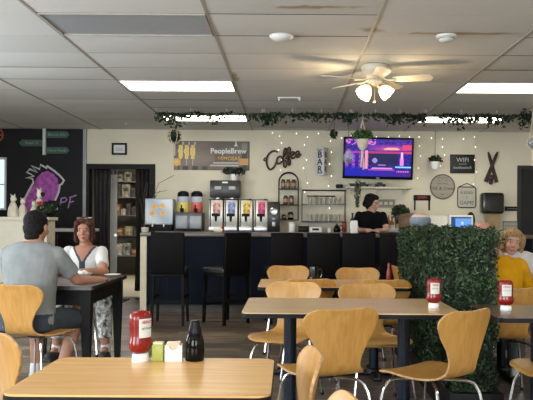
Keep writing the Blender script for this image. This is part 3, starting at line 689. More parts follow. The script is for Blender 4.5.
bottle(398, 11.25, .29, .075, dark_glass, 'dark bottle furthest right behind the barista')
t = thing('paper_carton', 'white carton on the bar left of the barista', 'carton', (bx(353, 10.3), 10.25, 1.086)); m = MB(); m.box((0, 0, .085), (.10, .08, .17), bev=.004); m.build('carton_body', white, t); m = MB(); m.box((0, 0, .176), (.09, .02, .01)); m.build('top_seam', white, t)
t = thing('counter_tray', 'pale grey tray right of the barista on the bar', 'tray', (bx(394, 10.6), 11.2, BC)); m = MB(); m.box((0, 0, .03), (.30, .22, .05), bev=.008); m.build('tray_body', mat('pale_grey', (.52, .54, .58), .5), t); m = MB(); m.box((0, 0, .06), (.26, .2, .008), bev=.002); m.build('paper', white, t)
# wicker basket with fern, monitor, menu stand
t = thing('bread_basket', 'brown wicker basket behind the hedge, under a potted fern', 'basket', (bx(410.5, 10.2), 10.1, 1.086))
m = MB(); m.lathe([(0, 0), (.16, 0), (.19, .08), (.195, .24), (.17, .275), (0, .29)], n=28, sq=.8); m.build('basket_body', mat('wicker', (.15, .085, .05), .7, noise=.4, nscale=50), t)
m = MB(); m.tube([(.196 * math.cos(a), .157 * math.sin(a), .24) for a in [2 * PI * k / 24 for k in range(24)]], .009, 6, closed=True); m.build('rim', MATS['wicker'], t)
def plant(name, loc, r, n, size, mats, label, pot=None, cat='plant', potm=None, flat=.8, droop=0, group=None):
    t = thing(name, label, cat, loc, group=group)
    a = rng.normal(size=(n, 3)); a /= np.linalg.norm(a, axis=1)[:, None]; rr = r * rng.uniform(.35, 1, n) ** .6
    P = a * rr[:, None]; P[:, 2] *= flat
    if droop: P[:, 2] -= droop * (np.hypot(P[:, 0], P[:, 1]) / r) ** 2
    P[:, 2] += r * .5
    leaf_cloud('foliage', P, a, size, mats, t)
    m = MB()
    for k in range(6):
        an = k * 1.05; m.tube([(0, 0, -.01), (r * .25 * math.cos(an), r * .25 * math.sin(an), r * .4), (r * .6 * math.cos(an), r * .6 * math.sin(an), r * .6)], .003, 5)
    m.build('stems', leaf_dark, t)
    if pot:
        m = MB(); m.lathe([(0, -pot[1]), (pot[0] * .7, -pot[1]), (pot[0] * .95, -pot[1] * .4), (pot[0], 0), (pot[0] * .9, 0), (0, -.01)], n=24); m.build('pot', potm or white, t, smooth=50)
    return t
p = at(404, 211, 10.9)
plant('potted_fern', (p.x, 11.30, BC + .25), .15, 420, .03, [leaf_dark, leaf_m], 'bushy dark fern on the back counter left of the round sign', (.09, .249), potm=MATS['wicker'])
t = thing('menu_board', 'white sheet on a stand left of the blue register screen', 'sign', (bx(435.5, 10.1), 10.15, 1.086), R(3))
m = MB(); m.box((0, 0, .135), (.36, .012, .25), Euler((R(-8), 0, 0)), bev=.003); m.build('board', mat('cream_paper', (.74, .70, .54), .6), t)
picture('printed_sheet', .33, .22, 33, 22, lambda u, v: (.90, .88, .76) if (int(v * 22) % 3 or u < .1 or u > .85 or (u * 7.3 + v * 13) % 1 > .7) else (.68, .70, .66), .6, 0, t, (0, -.0078, .135), (R(-8), 0, 0))
m = MB(); m.box((0, .03, .008), (.3, .12, .012), bev=.003); m.build('foot', white, t)
t = thing('register_screen', 'white-framed tablet register showing a blue screen', 'screen', (bx(461.5, 10.1), 10.15, 1.086), R(-4))
m = MB(); m.box((0, 0, .155), (.33, .025, .225), Euler((R(-10), 0, 0)), bev=.008); m.build('case', white, t)
def scr(u, v):
    if v > .88: return (.02, .05, .15)
    if u < .2: return (.02, .08, .25)
    if .5 < u < .62 and .4 < v < .6: return (.55, .75, 1)
    return (.16, .38, .85)
picture('display', .28, .175, 28, 18, scr, .3, .6, t, (0, -.0135, .1545), (R(-10), 0, 0))
m = MB(); m.box((0, .02, .02), (.14, .16, .03), bev=.01); m.box((0, .02, .06), (.05, .03, .08)); m.build('stand', white, t)
t = thing('desk_speaker', 'black rounded speaker standing right of the register screen', 'speaker', (bx(471, 11.2), 11.25, BC))
m = MB(); m.ell((0, 0, .20), (.068, .06, .13)); m.cone((0, 0, .0), (0, 0, .1), .03, .03, 12); m.cone((0, 0, 0), (0, 0, .012), .05, .05, 16); m.build('speaker_body', MATS['satin_black'], t)
m = MB(); m.ell((0, -.045, .21), (.045, .02, .09)); m.build('speaker_front', black, t)
# ------------------------------------------------------------------ wall-mounted things
YW = WB - .001
def wall_rect(px0, px1, py0, py1, D=YW):
    a = at(px0, py0, D); b_ = at(px1, py1, D); return (a.x + b_.x) / 2, (a.z + b_.z) / 2, abs(b_.x - a.x), abs(a.z - b_.z)
# small framed notice above the doorway
x, z, w, h = wall_rect(111.5, 126.5, 143, 155)
t = thing('picture_frame', 'small black frame with a white notice on the wall above the doorway', 'picture', (x, YW, z))
m = MB(); m.box2((-w / 2, -.02, -h / 2), (-w / 2 + .03, -.001, h / 2)); m.box2((w / 2 - .03, -.02, -h / 2), (w / 2, -.001, h / 2)); m.box2((-w / 2 + .03, -.02, h / 2 - .03), (w / 2 - .03, -.001, h / 2)); m.box2((-w / 2 + .03, -.02, -h / 2), (w / 2 - .03, -.001, -h / 2 + .03)); m.build('frame', black, t, smooth=0)
picture('notice', w - .06, h - .06, 20, 14, lambda u, v: (.42, .42, .42) if .3 < v < .75 and int(v * 14) % 2 == 0 and .2 < u < .8 else (.72, .73, .73), .6, 0, t, (0, -.008, 0))
# mimosa banner
x, z, w, h = wall_rect(173.5, 249, 141, 170.5)
def ban(u, v):
    n = .5 + .5 * math.sin(u * 9 + math.sin(v * 12) * 1.5)
    c = lerp((.15, .115, .10), (.27, .22, .19), n * (1 - .4 * u))
    if u < .55: c = lerp(c, (.42, .33, .27), max(0, 1 - math.hypot((u - .28) * 1.6, v - .45) * 1.6))
    for k, cx in enumerate((.09, .17, .25)):
        if abs(u - cx) < .033 - .012 * abs(v - .65) * 4 and .38 < v < .86: c = lerp((.80, .56, .12), (.88, .74, .34), abs(u - cx) / .033)
        if abs(u - cx) < .005 and .15 < v < .38: c = (.55, .5, .45)
        if abs(u - cx - .03) < .012 and .86 < v < .97: c = (.5, .45, .38)
    d = math.hypot((u - .035) * 2.5, v - .28)
    if d < .14: c = lerp((.85, .62, .2), (.75, .38, .06), d / .14)
    if v < .13 and .05 < u < .5 and math.sin(u * 50) > -.3: c = (.08, .065, .06)
    if .90 < u < .96 and .05 < v < .93: c = (.05, .05, .045) if v < .7 else (.32, .33, .25)
    if .86 < u < .98 and .18 < v < .42: c = (.60, .32, .11)
    if u > .985 or v > .97: c = (.10, .09, .08)
    return tuple(q * (.68 if max(c) < .45 else 1) for q in c)
t = thing('banner', 'wide brown-grey banner with yellow mimosa glasses and white lettering', 'banner', (x, YW, z))
picture('print', w, h, 110, 44, ban, .5, 0, t, (0, -.006, 0)); m = MB(); m.box2((-w / 2, -.005, -h / 2), (w / 2, -.001, h / 2)); m.build('backing', mat('banner_back', (.3, .28, .26), .6), t)
text('PeopleBrew', .118, mat('banner_white_ink', (.72, .72, .70), .5), t, (w * .22, -.008, h * .16), ext=.0005, bold=.003)
text('MIMOSAS', .085, mat('banner_gold_ink', (.62, .38, .10), .5), t, (w * .23, -.008, -h * .10), ext=.0005, bold=.002)
for k, (a, b_) in enumerate(((.02, -.245), (-.02, -.335))):
    m = MB(); m.box2((w * a, -.0078, h * b_ - .012), (w * .36, -.0065, h * b_ + .012)); m.build('text_line', mat('banner_grey_ink', (.5, .47, .42), .5), t)
m = MB(); q = [(w * .22 + .12 + a, -.0078, h * .16 + .08 + b_) for a, b_ in ((-.03, 0), (.03, 0), (.012, .03), (.006, .085), (-.006, .085), (-.012, .03))]; m.prism(q, (0, .001, 0)); m.build('emblem', MATS['banner_white_ink'], t)
# "Coffee" script
t = thing('script_sign', 'bronze script sign reading Coffee on the wall', 'sign', (0, YW - .02, 0))
strokes = [[(277, 152.5), (274, 151), (269.5, 153), (266.5, 158), (266.5, 165), (269.5, 169.5), (273.5, 167), (276, 162)],
           [(276, 162), (277, 158), (280, 156.5), (281.5, 159), (280, 163), (277, 163.5), (276.2, 160)],
           [(281, 157.5), (284, 156), (286, 151), (285, 148.5), (283.2, 152), (283, 160), (283.4, 166), (285, 167), (286, 163), (284, 160)],
           [(285, 159), (288, 155), (289.5, 150), (288.5, 147.5), (286.8, 151), (287, 158), (287.6, 164), (289, 165), (289.6, 161), (288, 158)],
           [(288, 157.5), (291, 156), (293.4, 154), (293, 152), (290.8, 153), (290.6, 157), (292.5, 158.5), (295, 156.5)],
           [(295, 156.5), (298, 154), (298.5, 152), (296.5, 151.5), (295.2, 154), (296, 157), (298, 157), (300.5, 154)],
           [(266.5, 158), (264, 158.5), (263.5, 160.5), (265, 161)]]
mc = mat('bronze', (.055, .035, .028), .45, .5)
for k, s_ in enumerate(strokes):
    m = MB(); pts = [at(a, b_, YW) for a, b_ in s_]; pts = [Vector((p.x, 0, p.z)) for p in pts]; m.tube(catmull(pts, 5),   .0155 if k < 6 else .010, 6); m.build('letter', mc, t)
# BAR light box
x, z, w, h = wall_rect(315.2, 324, 148.5, 176)
t = thing('bar_sign', 'narrow white box sign with the vertical letters BAR', 'sign', (x + .02, YW - .097, z), R(-32))
m = MB(); m.box((0, 0, 0), (w, .12, h), bev=.004); m.build('box_body', mat('sign_white', (.62, .63, .62), .4), t)
dk = mat('sign_dark_ink', (.05, .06, .08), .5)
for i, ch in enumerate('BAR'):
    text(ch, .14, dk, t, (0, -.0615, h * .24 - i * h * .26), ext=.0006, name='letter', bold=.005)
    text(ch, .12, dk, t, (w / 2 + .0015, 0, h * .24 - i * h * .26), (PI / 2, 0, PI / 2), ext=.0006, name='side_letter', bold=.003)
m = MB(); m.box2((-w * .32, -.063, h / 2 - .045), (w * .32, -.0605, h / 2 - .03)); m.box2((-w * .32, -.063, -h / 2 + .03), (w * .32, -.0605, -h / 2 + .045)); m.build('stripe', dk, t)
m = MB(); m.box((.03, .066, 0), (.02, .01, .05)); m.build('bracket', black, t)
# arched wire shelf with jars
x, z, w, h = wall_rect(278.5, 297.5, 173, 220.5)
t = thing('arched_shelf', 'tall arched black wire shelf holding brown jars', 'shelf', (x, YW - .11, z - h / 2))
m = MB(); r_ = w / 2
for yy in (-.1, .1):
    pts = [(-r_, yy, 0), (-r_, yy, h - r_)] + [(-r_ * math.cos(a), yy, h - r_ + r_ * math.sin(a)) for a in [PI * k / 12 for k in range(1, 12)]] + [(r_, yy, h - r_), (r_, yy, 0)]
    m.tube(pts, .008, 6)
m.build('wire_frame', black, t)
for zz in (.004, .24, .49):
    m = MB(); m.box2((-r_ + .006, -.1, zz), (r_ - .006, .1, zz + .012)); m.build('shelf_board', black, t)
sx_, sz_, sy_ = x, z - h / 2, YW - .11
def jar(dx, zz, mt, label, rr=.034, hh=.115):
    t = thing('storage_jar', label, 'jar', (sx_ + dx, sy_ - .03, sz_ + zz), group='jars on the arched wire shelf')
    m = MB(); m.lathe([(0, 0), (rr, 0), (rr * 1.05, .01), (rr, hh * .8), (rr * .7, hh * .88), (0, hh * .88)], n=16); m.build('jar_body', mt, t)
    m = MB(); m.lathe([(0, hh * .881), (rr * .75, hh * .881), (rr * .75, hh), (0, hh)], n=16); m.build('lid', black, t)
    m = MB(); m.lathe([(rr * 1.06, hh * .25), (rr * 1.07, hh * .25), (rr * 1.06, hh * .6), (rr * 1.05, hh * .6)], n=16); m.build('label', mat('jar_label', (.35, .26, .18), .6), t)
br_ = mat('brown_jar', (.09, .035, .018), .2)
for k, q in enumerate((-.085, -.005, .08)): jar(q, .503, br_, ('left', 'middle', 'right-hand')[k] + ' brown jar on the top board of the arched shelf', hh=.145)
for k, q in enumerate((-.045, .045)): jar(q, .253, br_, ('left', 'right-hand')[k] + ' brown jar on the middle board of the arched shelf', .038, .14)
jar(-.07, .017, MATS['gloss_black'], 'small dark pot low at the left of the arched shelf', .035, .08)
jar(.035, .017, MATS['gloss_black'], 'taller dark pot on the lowest board of the arched shelf', .045, .12)
# glass rack
x, z, w, h = wall_rect(301.5, 344, 190.5, 222)
t = thing('glass_rack', 'wide black wall rack with two rows of drinking glasses', 'shelf', (x, YW - .12, z - h / 2)); gz = z - h / 2; gx = x; gw = w
m = MB()
for yy in (-.11, .11):
    m.tube([(-w / 2, yy, 0), (w / 2, yy, 0), (w / 2, yy, h), (-w / 2, yy, h)], .008, 6, closed=True)
for xx in (-w / 2, w / 2):
    for zz in (0.004, h * .55, h - .004): m.tube([(xx, -.11, zz), (xx, .11, zz)], .006, 6)
m.build('wire_frame', black, t)
for zz in (.0, h * .53):
    m = MB(); m.box2((-w / 2 + .008, -.105, zz + .008), (w / 2 - .008, .105, zz + .018)); m.build('shelf_board', MATS['dark_steel'], t)
gl = mat('rack_glass', (.55, .52, .44), .12, spec=.8, alpha=.45)
g0 = thing('drinking_glass', '', 'glass', (0, 0, 0)); m = MB(); m.lathe([(0, 0), (.026, 0), (.033, .10), (.031, .10), (.024, .006), (0, .006)], n=14); m.build('tumbler', gl, g0)
k = 0
for row, zz, n_ in (('upper', h * .53 + .0185, 7), ('lower', .0185, 7)):
    for i in range(n_):
        xx = gx - gw * .32 + i * gw * .11
        od = ('leftmost', 'second from left', 'third from left', 'middle', 'third from right', 'second from right', 'rightmost')[i]
        lb = 'clear tumbler on the %s shelf of the black wall rack, %s of seven' % (row, od)
        gr = 'glasses in the %s row of the wall rack' % row
        if k == 0: o = g0; o.location = (xx, YW - .16, gz + zz); o['label'] = lb; o['group'] = gr
        else: o = dup(g0, (xx, YW - .16, gz + zz), 0, lb, gr)
        k += 1
for i, (a, n_) in enumerate(((-.18, .34), (.19, .16))):
    t = thing('bar_mat', ('long' if i == 0 else 'short') + ' black folded mat hanging under the top rail of the glass rack', 'mat', (gx + a * gw * .8, YW - .16, gz + h * .53 + .128)); m = MB(); m.box((0, 0, .012), (n_, .09, .02), bev=.004); m.build('mat_body', black, t)
# TV on its bracket, tipped down
x, z, w, h = wall_rect(342.5, 413, 136.5, 180, 11.45)
t = thing('television', 'wall-mounted TV showing a purple neon street scene with a car', 'TV', (x, 11.46, z)); t.rotation_euler = (R(6), R(1.1), R(-2)); h = .655; w = 1.10
m = MB(); m.box((0, .01, 0), (w, .05, h), bev=.008); m.build('case', MATS['satin_black'], t)
def tv(u, v):
    c = lerp((.03, .02, .42), (.10, .03, .40), v)
    n = math.sin(u * 37 + 3 * math.sin(v * 19)) * math.sin(v * 31 + 2 * math.sin(u * 23))
    c = tuple(a + .05 * n for a in c)
    if v > .70: c = lerp(c, (.75, .15, .55), max(0, 1 - math.hypot((u - .70) * 2.4, (v - .74) * 7)))
    if v > .7 and math.hypot((u - .70) * 2.5, (v - .745) * 9) < .3: c = (1, .55, .42)
    if .62 < v < .68: c = (.55, .08, .28) if u < .9 else (.7, .1, .3)
    if v > .84 and n > .1 and u < .45: c = (.75, .25, .75)
    if u > .86 and .72 < v < .86: c = (.85, .10, .25)
    if .30 < v < .62 and .28 < u < .80: c = (.02, .03, .13)
    if u < .38 and .22 < v < .68 and (int(u * 20) % 2 == 0): c = (.55, .10, .60) if int(v * 18) % 2 else (.12, .08, .65)
    if .30 < u < .34 and .2 < v < .7: c = (.9, .40, .55)
    if .40 < u < .72 and .20 < v < .34:
        c = (.70, .40, .85) if (v - .2) < .12 * math.sin((u - .40) / .32 * PI) ** .5 and (abs(v - .27) > .025) else (.06, .03, .25)
    if math.hypot((u - .45) * 1.8, v - .43) < .07: c = (.45, .35, .85)
    if .84 < u < .875 and .33 < v < .66: c = (1, .60, .80)
    if .80 < u < .92 and .30 < v < .50 and abs(u - .857) < .03: c = (.9, .35, .75)
    if .76 < u and .24 < v < .29: c = (.30, .75, 1)
    if .78 < u < .97 and .11 < v < .16 and int(u * 90) % 3: c = (.9, .25, .5)
    if v < .20 and c[2] < .5: c = lerp((.02, .03, .55), (.10, .03, .40), u)
    if .35 < u < .75 and .16 < v < .2: c = (.5, .12, .5)
    return tuple(max(0, min(1, q)) ** 1.35 * 1.15 for q in c)
picture('display', w - .07, h - .075, 88, 50, tv, .25, .55, t, (0, -.0165, .006))
m = MB(); m.box((0, .12, 0), (.12, .17, .12)); m.build('wall_bracket', blackm, t)
m = MB(); m.box((0, -.016, -h / 2 + .018), (.05, .004, .01)); m.build('status_badge', MATS['dull_steel'], t)
# shelf under TV and small things on it
x, z, w, h = wall_rect(345, 411, 186, 189.5, 11.5)
t = thing('wall_shelf', 'long pale shelf on the wall beneath the TV', 'shelf', (x, WB - .13, z))
m = MB(); m.box((0, 0, 0), (w, .24, .03), bev=.003); m.build('shelf_board', cream, t)
for s_ in (-.4, 0, .4):
    m = MB(); m.box((s_ * w, .115, -.055), (.02, .02, .08)); m.box((s_ * w, .02, -.025), (.02, .19, .02)); m.build('bracket', cream, t)
SZ = z + .016; SY = WB - .15
for k, (px, nm_, lb) in enumerate(((352, 'bowl', 'dark little bowl on the left part of the shelf beneath the TV'), (363, 'toy_car', 'dark ornament in the middle of the shelf beneath the TV'), (372, 'bowl', 'grey little bowl on the shelf beneath the TV'), (380, 'toy_car', 'low dark ornament on the right part of the shelf beneath the TV'))):
    X = bx(px, 11.5)
    if nm_ == 'bowl':
        t = thing('small_bowl', lb, 'bowl', (X, SY, SZ)); m = MB(); m.lathe([(0, 0), (.03, 0), (.06, .05), (.055, .05), (.028, .006), (0, .006)], n=20); m.build('bowl_body', mat('bowl_%d' % k, (.05, .055, .05) if k == 0 else (.25, .27, .25), .4), t)
    else:
        t = thing('model_car', lb, 'ornament', (X, SY, SZ)); m = MB(); m.box((0, 0, .03), (.17, .07, .032), bev=.01); m.box((-.01, 0, .057), (.09, .06, .03), bev=.012); m.build('car_body', mat('dark_toy', (.04, .035, .04), .3), t)
        for a in (-.05, .055):
            for b_ in (-1, 1): m = MB(); m.cone((a, b_ * .036 - .006, .015), (a, b_ * .036 + .006, .015), .015, .015, 12); m.build('wheel', black, t)
p = at(339.5, 184.5, 11.5)
t = thing('security_camera', 'small dark gadget on the wall left of the shelf beneath the TV', 'gadget', (p.x, WB - .06, p.z - .02)); m = MB(); m.box((0, 0, 0), (.11, .10, .06), bev=.015); m.build('housing', black, t); m = MB(); m.cone((0, -.05, 0), (0, -.062, 0), .02, .02, 16); m.build('lens', MATS['gloss_black'], t)
x, z, w, h = wall_rect(376, 391, 202, 211)
t = thing('picture_frame', 'small framed pictures on the wall behind the barista', 'picture', (x - .0, YW, z + .05)); w = .36; m = MB(); m.box((0, -.01, 0), (w, .018, .13), bev=.002); m.build('frame', mat('pale_frame', (.35, .33, .27), .5), t)
picture('print', w - .03, .10, 24, 8, lambda u, v: (.55, .52, .42) if (u * 4) % 1 < .75 and .2 < v < .8 else (.2, .19, .16), .6, 0, t, (0, -.020, 0))
# wifi sign
x, z, w, h = wall_rect(449.5, 474, 154.5, 173.5)
t = thing('wifi_sign', 'black chalkboard sign reading WIFI', 'sign', (x, YW, z))
m = MB(); m.box((0, -.012, 0), (w, .022, h), bev=.003); m.build('board', mat('chalkboard', (.010, .010, .011), .5), t)
ch = mat('chalk', (.50, .50, .50), .7); text('WIFI', .10, ch, t, (.0, -.0235, h * .20), ext=.0005); text('bestfoodwifi', .058, ch, t, (0, -.0235, -h * .2), ext=.0005); text('password:', .03, ch, t, (0, -.0235, .0), ext=.0005)
# round sign
x, z, w, h = wall_rect(429.5, 454, 174.5, 199)
t = thing('round_sign', 'round whitewashed wood sign with dark script', 'sign', (x, YW, z)); r_ = w / 2
m = MB(); M_ = Matrix.Rotation(PI / 2, 4, 'X'); m.lathe([(0, .001), (r_, .001), (r_, .018), (0, .018)], n=48, M=M_); m.build('board', wood('whitewash', (.30, .27, .22), (.42, .38, .31), .7, 'X', 12, 0), t)
m = MB(); m.tube([(r_ * .97 * math.cos(a), -.018, r_ * .97 * math.sin(a)) for a in [2 * PI * k / 48 for k in range(48)]], .010, 6, closed=True); m.build('rim', mat('rim_grey', (.13, .12, .10), .6), t)
gk = mat('sign_ink', (.06, .055, .05), .6); text('Milk & Cream', .07, gk, t, (0, -.0195, -.03), ext=.0005, shear=.3); text('farm fresh', .04, gk, t, (0, -.0195, .05), ext=.0005, shear=.3); text('~', .09, gk, t, (0, -.0195, -.12), ext=.0005)
m = MB(); m.tube(catmull([(-.05, -.019, .09), (-.07, -.019, .14), (-.02, -.019, .15), (0, -.019, .12), (.02, -.019, .15), (.07, -.019, .14), (.05, -.019, .09)], 4), .003, 5); m.build('emblem', gk, t)
# framed plaque with pointed top
x, z, w, h = wall_rect(457, 475, 187, 207.5)
t = thing('wall_plaque', 'white plaque with a pointed dark wire hanger and bold lettering', 'sign', (x, YW, z))
m = MB(); m.prism([Vector((v.x, -.016, v.y)) for v in rrect(w, h, .035, 4)], (0, .015, 0)); m.build('board', mat('plaque_white', (.50, .48, .40), .6), t)
m = MB(); m.tube([Vector((v.x, -.018, v.y)) for v in rrect(w, h, .035, 4)], .007, 6, closed=True); m.tube([(-w * .45, -.018, h / 2), (0, -.018, h / 2 + .06), (w * .45, -.018, h / 2)], .006, 6); m.build('wire_frame', black, t)
text('BLESSED', .055, gk, t, (0, -.0165, h * .22), ext=.0005); text('at', .045, gk, t, (0, -.0165, 0), ext=.0005); text('GAME', .085, gk, t, (0, -.0165, -h * .28), ext=.0008)
# crossed skis
t = thing('crossed_skis', 'pair of crossed brown wooden skis mounted on the wall', 'wall decoration', (0, YW - .02, 0)); kb = mat('ski_brown', (.045, .022, .018), .5, noise=.4)
for (a, b_), yy in ((((487.5, 152), (496, 182.5)), 0), (((496.5, 152), (484.5, 182)), -.02)):
    p0, p1 = at(*a, YW), at(*b_, YW); d = (p1 - p0).normalized(); n_ = Vector((-d.z, 0, d.x)) * .024
    pts = [p0 - n_ * .4, p0 + n_ * .4, p0 + d * .06 + n_, p1 + n_ * 1.25, p1 - n_ * 1.25, p0 + d * .06 - n_]
    m = MB(); m.prism([(p.x, yy, p.z) for p in pts], (0, .015, 0)); m.build('ski', kb, t, smooth=0)
p = at(489.5, 178, YW); m = MB(); m.ell((p.x, -.03, p.z), (.05, .02, .05)); m.ell((p.x, -.03, p.z - .07), (.035, .015, .04)); m.build('ornament', kb, t)
# towel dispenser
x, z, w, h = wall_rect(478.5, 500, 193, 214)
t = thing('towel_dispenser', 'black paper-towel dispenser with brown paper hanging out', 'dispenser', (x, YW, z))
m = MB(); m.box((0, -.11, .0), (w, .21, h), bev=.04, seg=4); m.build('housing', mat('dispenser_black', (.012, .011, .011), .22, coat=.3), t, smooth=50)
m = MB(); m.box((.01, -.16, -h / 2 - .10), (w * .62, .004, .24)); m.build('paper_towel', mat('kraft', (.38, .27, .15), .7), t)
x, z, w, h = wall_rect(504, 519, 206.5, 211)
t = thing('wall_plate', 'thin black plaque right of the towel dispenser', 'sign', (x, YW, z)); m = MB(); m.box((0, -.008, 0), (w, .014, h), bev=.002); m.build('plate', black, t); m = MB(); m.box((0, -.016, 0), (w * .7, .002, h * .2)); m.build('text_line', mat('plaque_grey', (.12, .12, .12), .5), t)
x, z, w, h = wall_rect(502, 518, 221, 234)
t = thing('picture_frame', 'pale notice in a thin frame above the blonde woman', 'picture', (x, YW, z)); m = MB(); m.box((0, -.008, 0), (w, .014, h), bev=.002); m.build('frame', mat('grey_frame', (.2, .2, .18), .5), t); picture('notice', w - .03, h - .03, 12, 10, lambda u, v: (.45, .44, .36) if int(v * 10) % 3 else (.3, .3, .26), .6, 0, t, (0, -.0165, 0))
# small red and black sign with a red cup beneath
x, z, w, h = wall_rect(413, 430, 195, 200.5)
t = thing('small_sign', 'small black sign with red and white lettering beside the fern', 'sign', (x, YW, z)); m = MB(); m.box((0, -.010, 0), (w, .018, h), bev=.002); m.build('board', black, t); text('OPEN', .06, mat('bright_red_ink', (.6, .06, .04), .5), t, (0, -.0205, 0), ext=.0004)
m = MB(); m.box2((w / 2 - .035, -.02, -.20), (w / 2 - .01, -.002, -h / 2)); m.build('side_strip', black, t); m = MB(); m.box2((-w / 2 + .01, -.02, -.20), (-w / 2 + .03, -.002, -h / 2)); m.build('side_strip', black, t)
t = thing('tumbler', 'orange-red tumbler on the back counter right of the fern', 'cup', (bx(427, 11.3), 11.35, BC)); m = MB(); m.lathe([(0, 0), (.035, 0), (.05, .26), (.047, .26), (.033, .006), (0, .006)], n=20); m.build('cup_body', mat('orange_red', (.48, .11, .06), .4), t); m = MB(); m.lathe([(0, .261), (.052, .261), (.05, .272), (0, .274)], n=20); m.build('lid', MATS['ketchup_red'], t)
# direction sign on the dark wall
YD = WB - .032
p0, p1 = at(44.5, 129, YD), at(44.5, 155, YD)
t = thing('direction_sign', 'white post with three green arrow boards on the dark wall', 'sign', (p0.x, YD, (p0.z + p1.z) / 2)); h = p0.z - p1.z
m = MB(); m.box((0, -.022, 0), (.046, .04, h)); m.build('post', mat('post_white', (.62, .66, .64), .5), t)
gm = mat('arrow_green', (.05, .11, .08), .6); gi = mat('arrow_ink', (.22, .32, .27), .6)
for dz, dr, wd in ((.115, 1, 'Batrok Info'), (-.02, -1, 'Small 13'), (-.155 + .02, 1, 'News Feedz')):
    a, L_, hh = .026, .38, .052
    m = MB(); m.prism([(dr * q[0], -.03, q[1] + dz) for q in ((a, -hh), (a + L_ - .05, -hh), (a + L_, 0), (a + L_ - .05, hh), (a, hh))], (0, .014, 0)); ar = m.build('arrow_board', gm, t, smooth=0)
    text(wd, .062, gi, ar, (dr * (a + L_ * .46), -.0306, dz), ext=.0004)
# chalk bird mural with initials
t = thing('bird_mural', 'pink and white painted bird with crest on the dark wall beside letters PF', 'mural', (0, YD - .003, 0)); t.scale = (1, .12, 1)
q = lambda X, Y: (lambda v: Vector((v.x, 0, v.z)))(at(X / 3.807, 110 + Y / 3.807, YD))
body = [(88, 372), (92, 345), (105, 315), (128, 285), (138, 258), (158, 238), (180, 232), (202, 243), (218, 262), (222, 285), (222, 305), (213, 335), (196, 360), (172, 382), (150, 395), (110, 398)]
m = MB(); m.prism([q(*a) + Vector((0, -.002, 0)) for a in body], (0, .0015, 0)); m.build('body_paint', mat('magenta_chalk', (.42, .10, .42), .8, noise=.35, nscale=14), t)
wc = mat('white_chalk', (.60, .58, .60), .8)
for s_ in ([(80, 375), (92, 340), (108, 308), (126, 276), (122, 262), (97, 260), (128, 252), (100, 236), (112, 225), (140, 238), (118, 212), (150, 226), (152, 208), (178, 222), (176, 212), (205, 232), (226, 250), (242, 268), (232, 284), (226, 284), (222, 312), (206, 348), (192, 365)],
           [(178, 380), (205, 358), (216, 368), (214, 384)]):
    m = MB(); m.tube([q(*a) + Vector((0, -.003, 0)) for a in s_], .017, 5); m.build('outline', wc, t)
pm = mat('purple_chalk', (.42, .24, .50), .8)
for s_ in ([(226, 376), (229, 355), (233, 334)], [(233, 336), (247, 333), (253, 341), (246, 349), (231, 352)], [(258, 374), (266, 338), (262, 334), (290, 324)], [(264, 352), (280, 347)]):
    m = MB(); m.tube([q(*a) + Vector((0, -.003, 0)) for a in s_], .011, 5); m.build('letter', pm, t)
p = at(1, 135, YD); t = thing('neon_sign', 'edge of a red-orange ring sign at the far left of the dark wall', 'sign', (p.x - .07, YD - .015, p.z)); m = MB(); m.tube([(.10 * math.cos(a), 0, .10 * math.sin(a)) for a in [2 * PI * k / 24 for k in range(24)]], .013, 6, closed=True); m.build('ring', mat('orange_red', (.48, .11, .06), .4), t); m = MB(); m.box((0, 0, 0), (.18, .01, .02)); m.build('bar', MATS['orange_red'], t)
# ------------------------------------------------------------------ left side: half wall, cabinet, doorway drapes, back room
m = MB(); m.box2((XL, 9.0, 0), (-2.98, 9.32, 1.24)); m.box2((XL, 8.97, 1.24), (-2.95, 9.35, 1.28), .006); o = m.build('wall_partition', cream, smooth=0); struct(o)
t = thing('cabinet', 'low black cabinet with a pale top behind the woman in white', 'cabinet', (-2.95, 10.6, 0))
m = MB(); m.box2((-.75, -.25, 0), (.10, .25, 1.08)); m.build('cabinet_body', black, t); m = MB(); m.box2((-.78, -.28, 1.081), (.13, .28, 1.125), .004); m.build('top', MATS['sign_white'], t)
m = MB(); m.box2((-.33, -.262, .06), (-.32, -.2505, 1.04)); m.build('door_gap', MATS['dark_steel'], t)
m = MB(); m.box2((-3.9, 10.35, 0), (-2.50, 11.55, .012)); tag(m.build('floor_mat', mat('mat_black', (.012, .012, .012), .9, bump=.3)), 'black floor mat before the curtained doorway', 'mat')
def figure(px, D, h, label, ball=False, ht=0):
    t = thing('ceramic_figurine', label, 'figurine', (at(px, 222, D).x, D, 1.281)); mc_ = mat('bisque', (.58, .53, .42), .6, noise=.12, nscale=18)
    m = MB(); r = h * (.19 if ball else .25)
    m.lathe([(0, 0), (r * .95, 0), (r * 1.0, h * .15), (r * .82, h * .4), (r * .45, h * .64), (0, h * .68)], n=20, sq=.8)
    m.ell((r * .1, -.01, h * .80), (r * .52, r * .5, h * .17)); m.ell((r * .5, -.03, h * .78), (r * .3, r * .25, h * .07))
    m.cone((-r * .2, 0, h * .9), (-r * .45, 0, h * 1.02), r * .16, r * .06, 8); m.cone((r * .25, 0, h * .9), (r * .3, 0, h * 1.03), r * .16, r * .06, 8)
    m.ell((r * .6, -r * .4, h * .3), (r * .2, r * .25, h * .16)); m.ell((-r * .55, -r * .4, h * .3), (r * .2, r * .25, h * .16))
    m.build('figure_body', mc_, t, smooth=60)
    if ball: m = MB(); m.ell((r * .8, -.03, h * .8), (.028, .028, .03)); m.build('dark_ball', black, t)
    return t
figure(12.5, 9.15, .28, 'broad cream ceramic figurine left of the seated man on the half wall')
figure(22, 9.2, .24, 'slim cream ceramic figurine behind the seated man, second from the left')
figure(33, 9.12, .20, 'cream ceramic figurine just behind the man in grey')
figure(38.5, 9.22, .36, 'tallest cream ceramic figurine holding a dark ball', True)
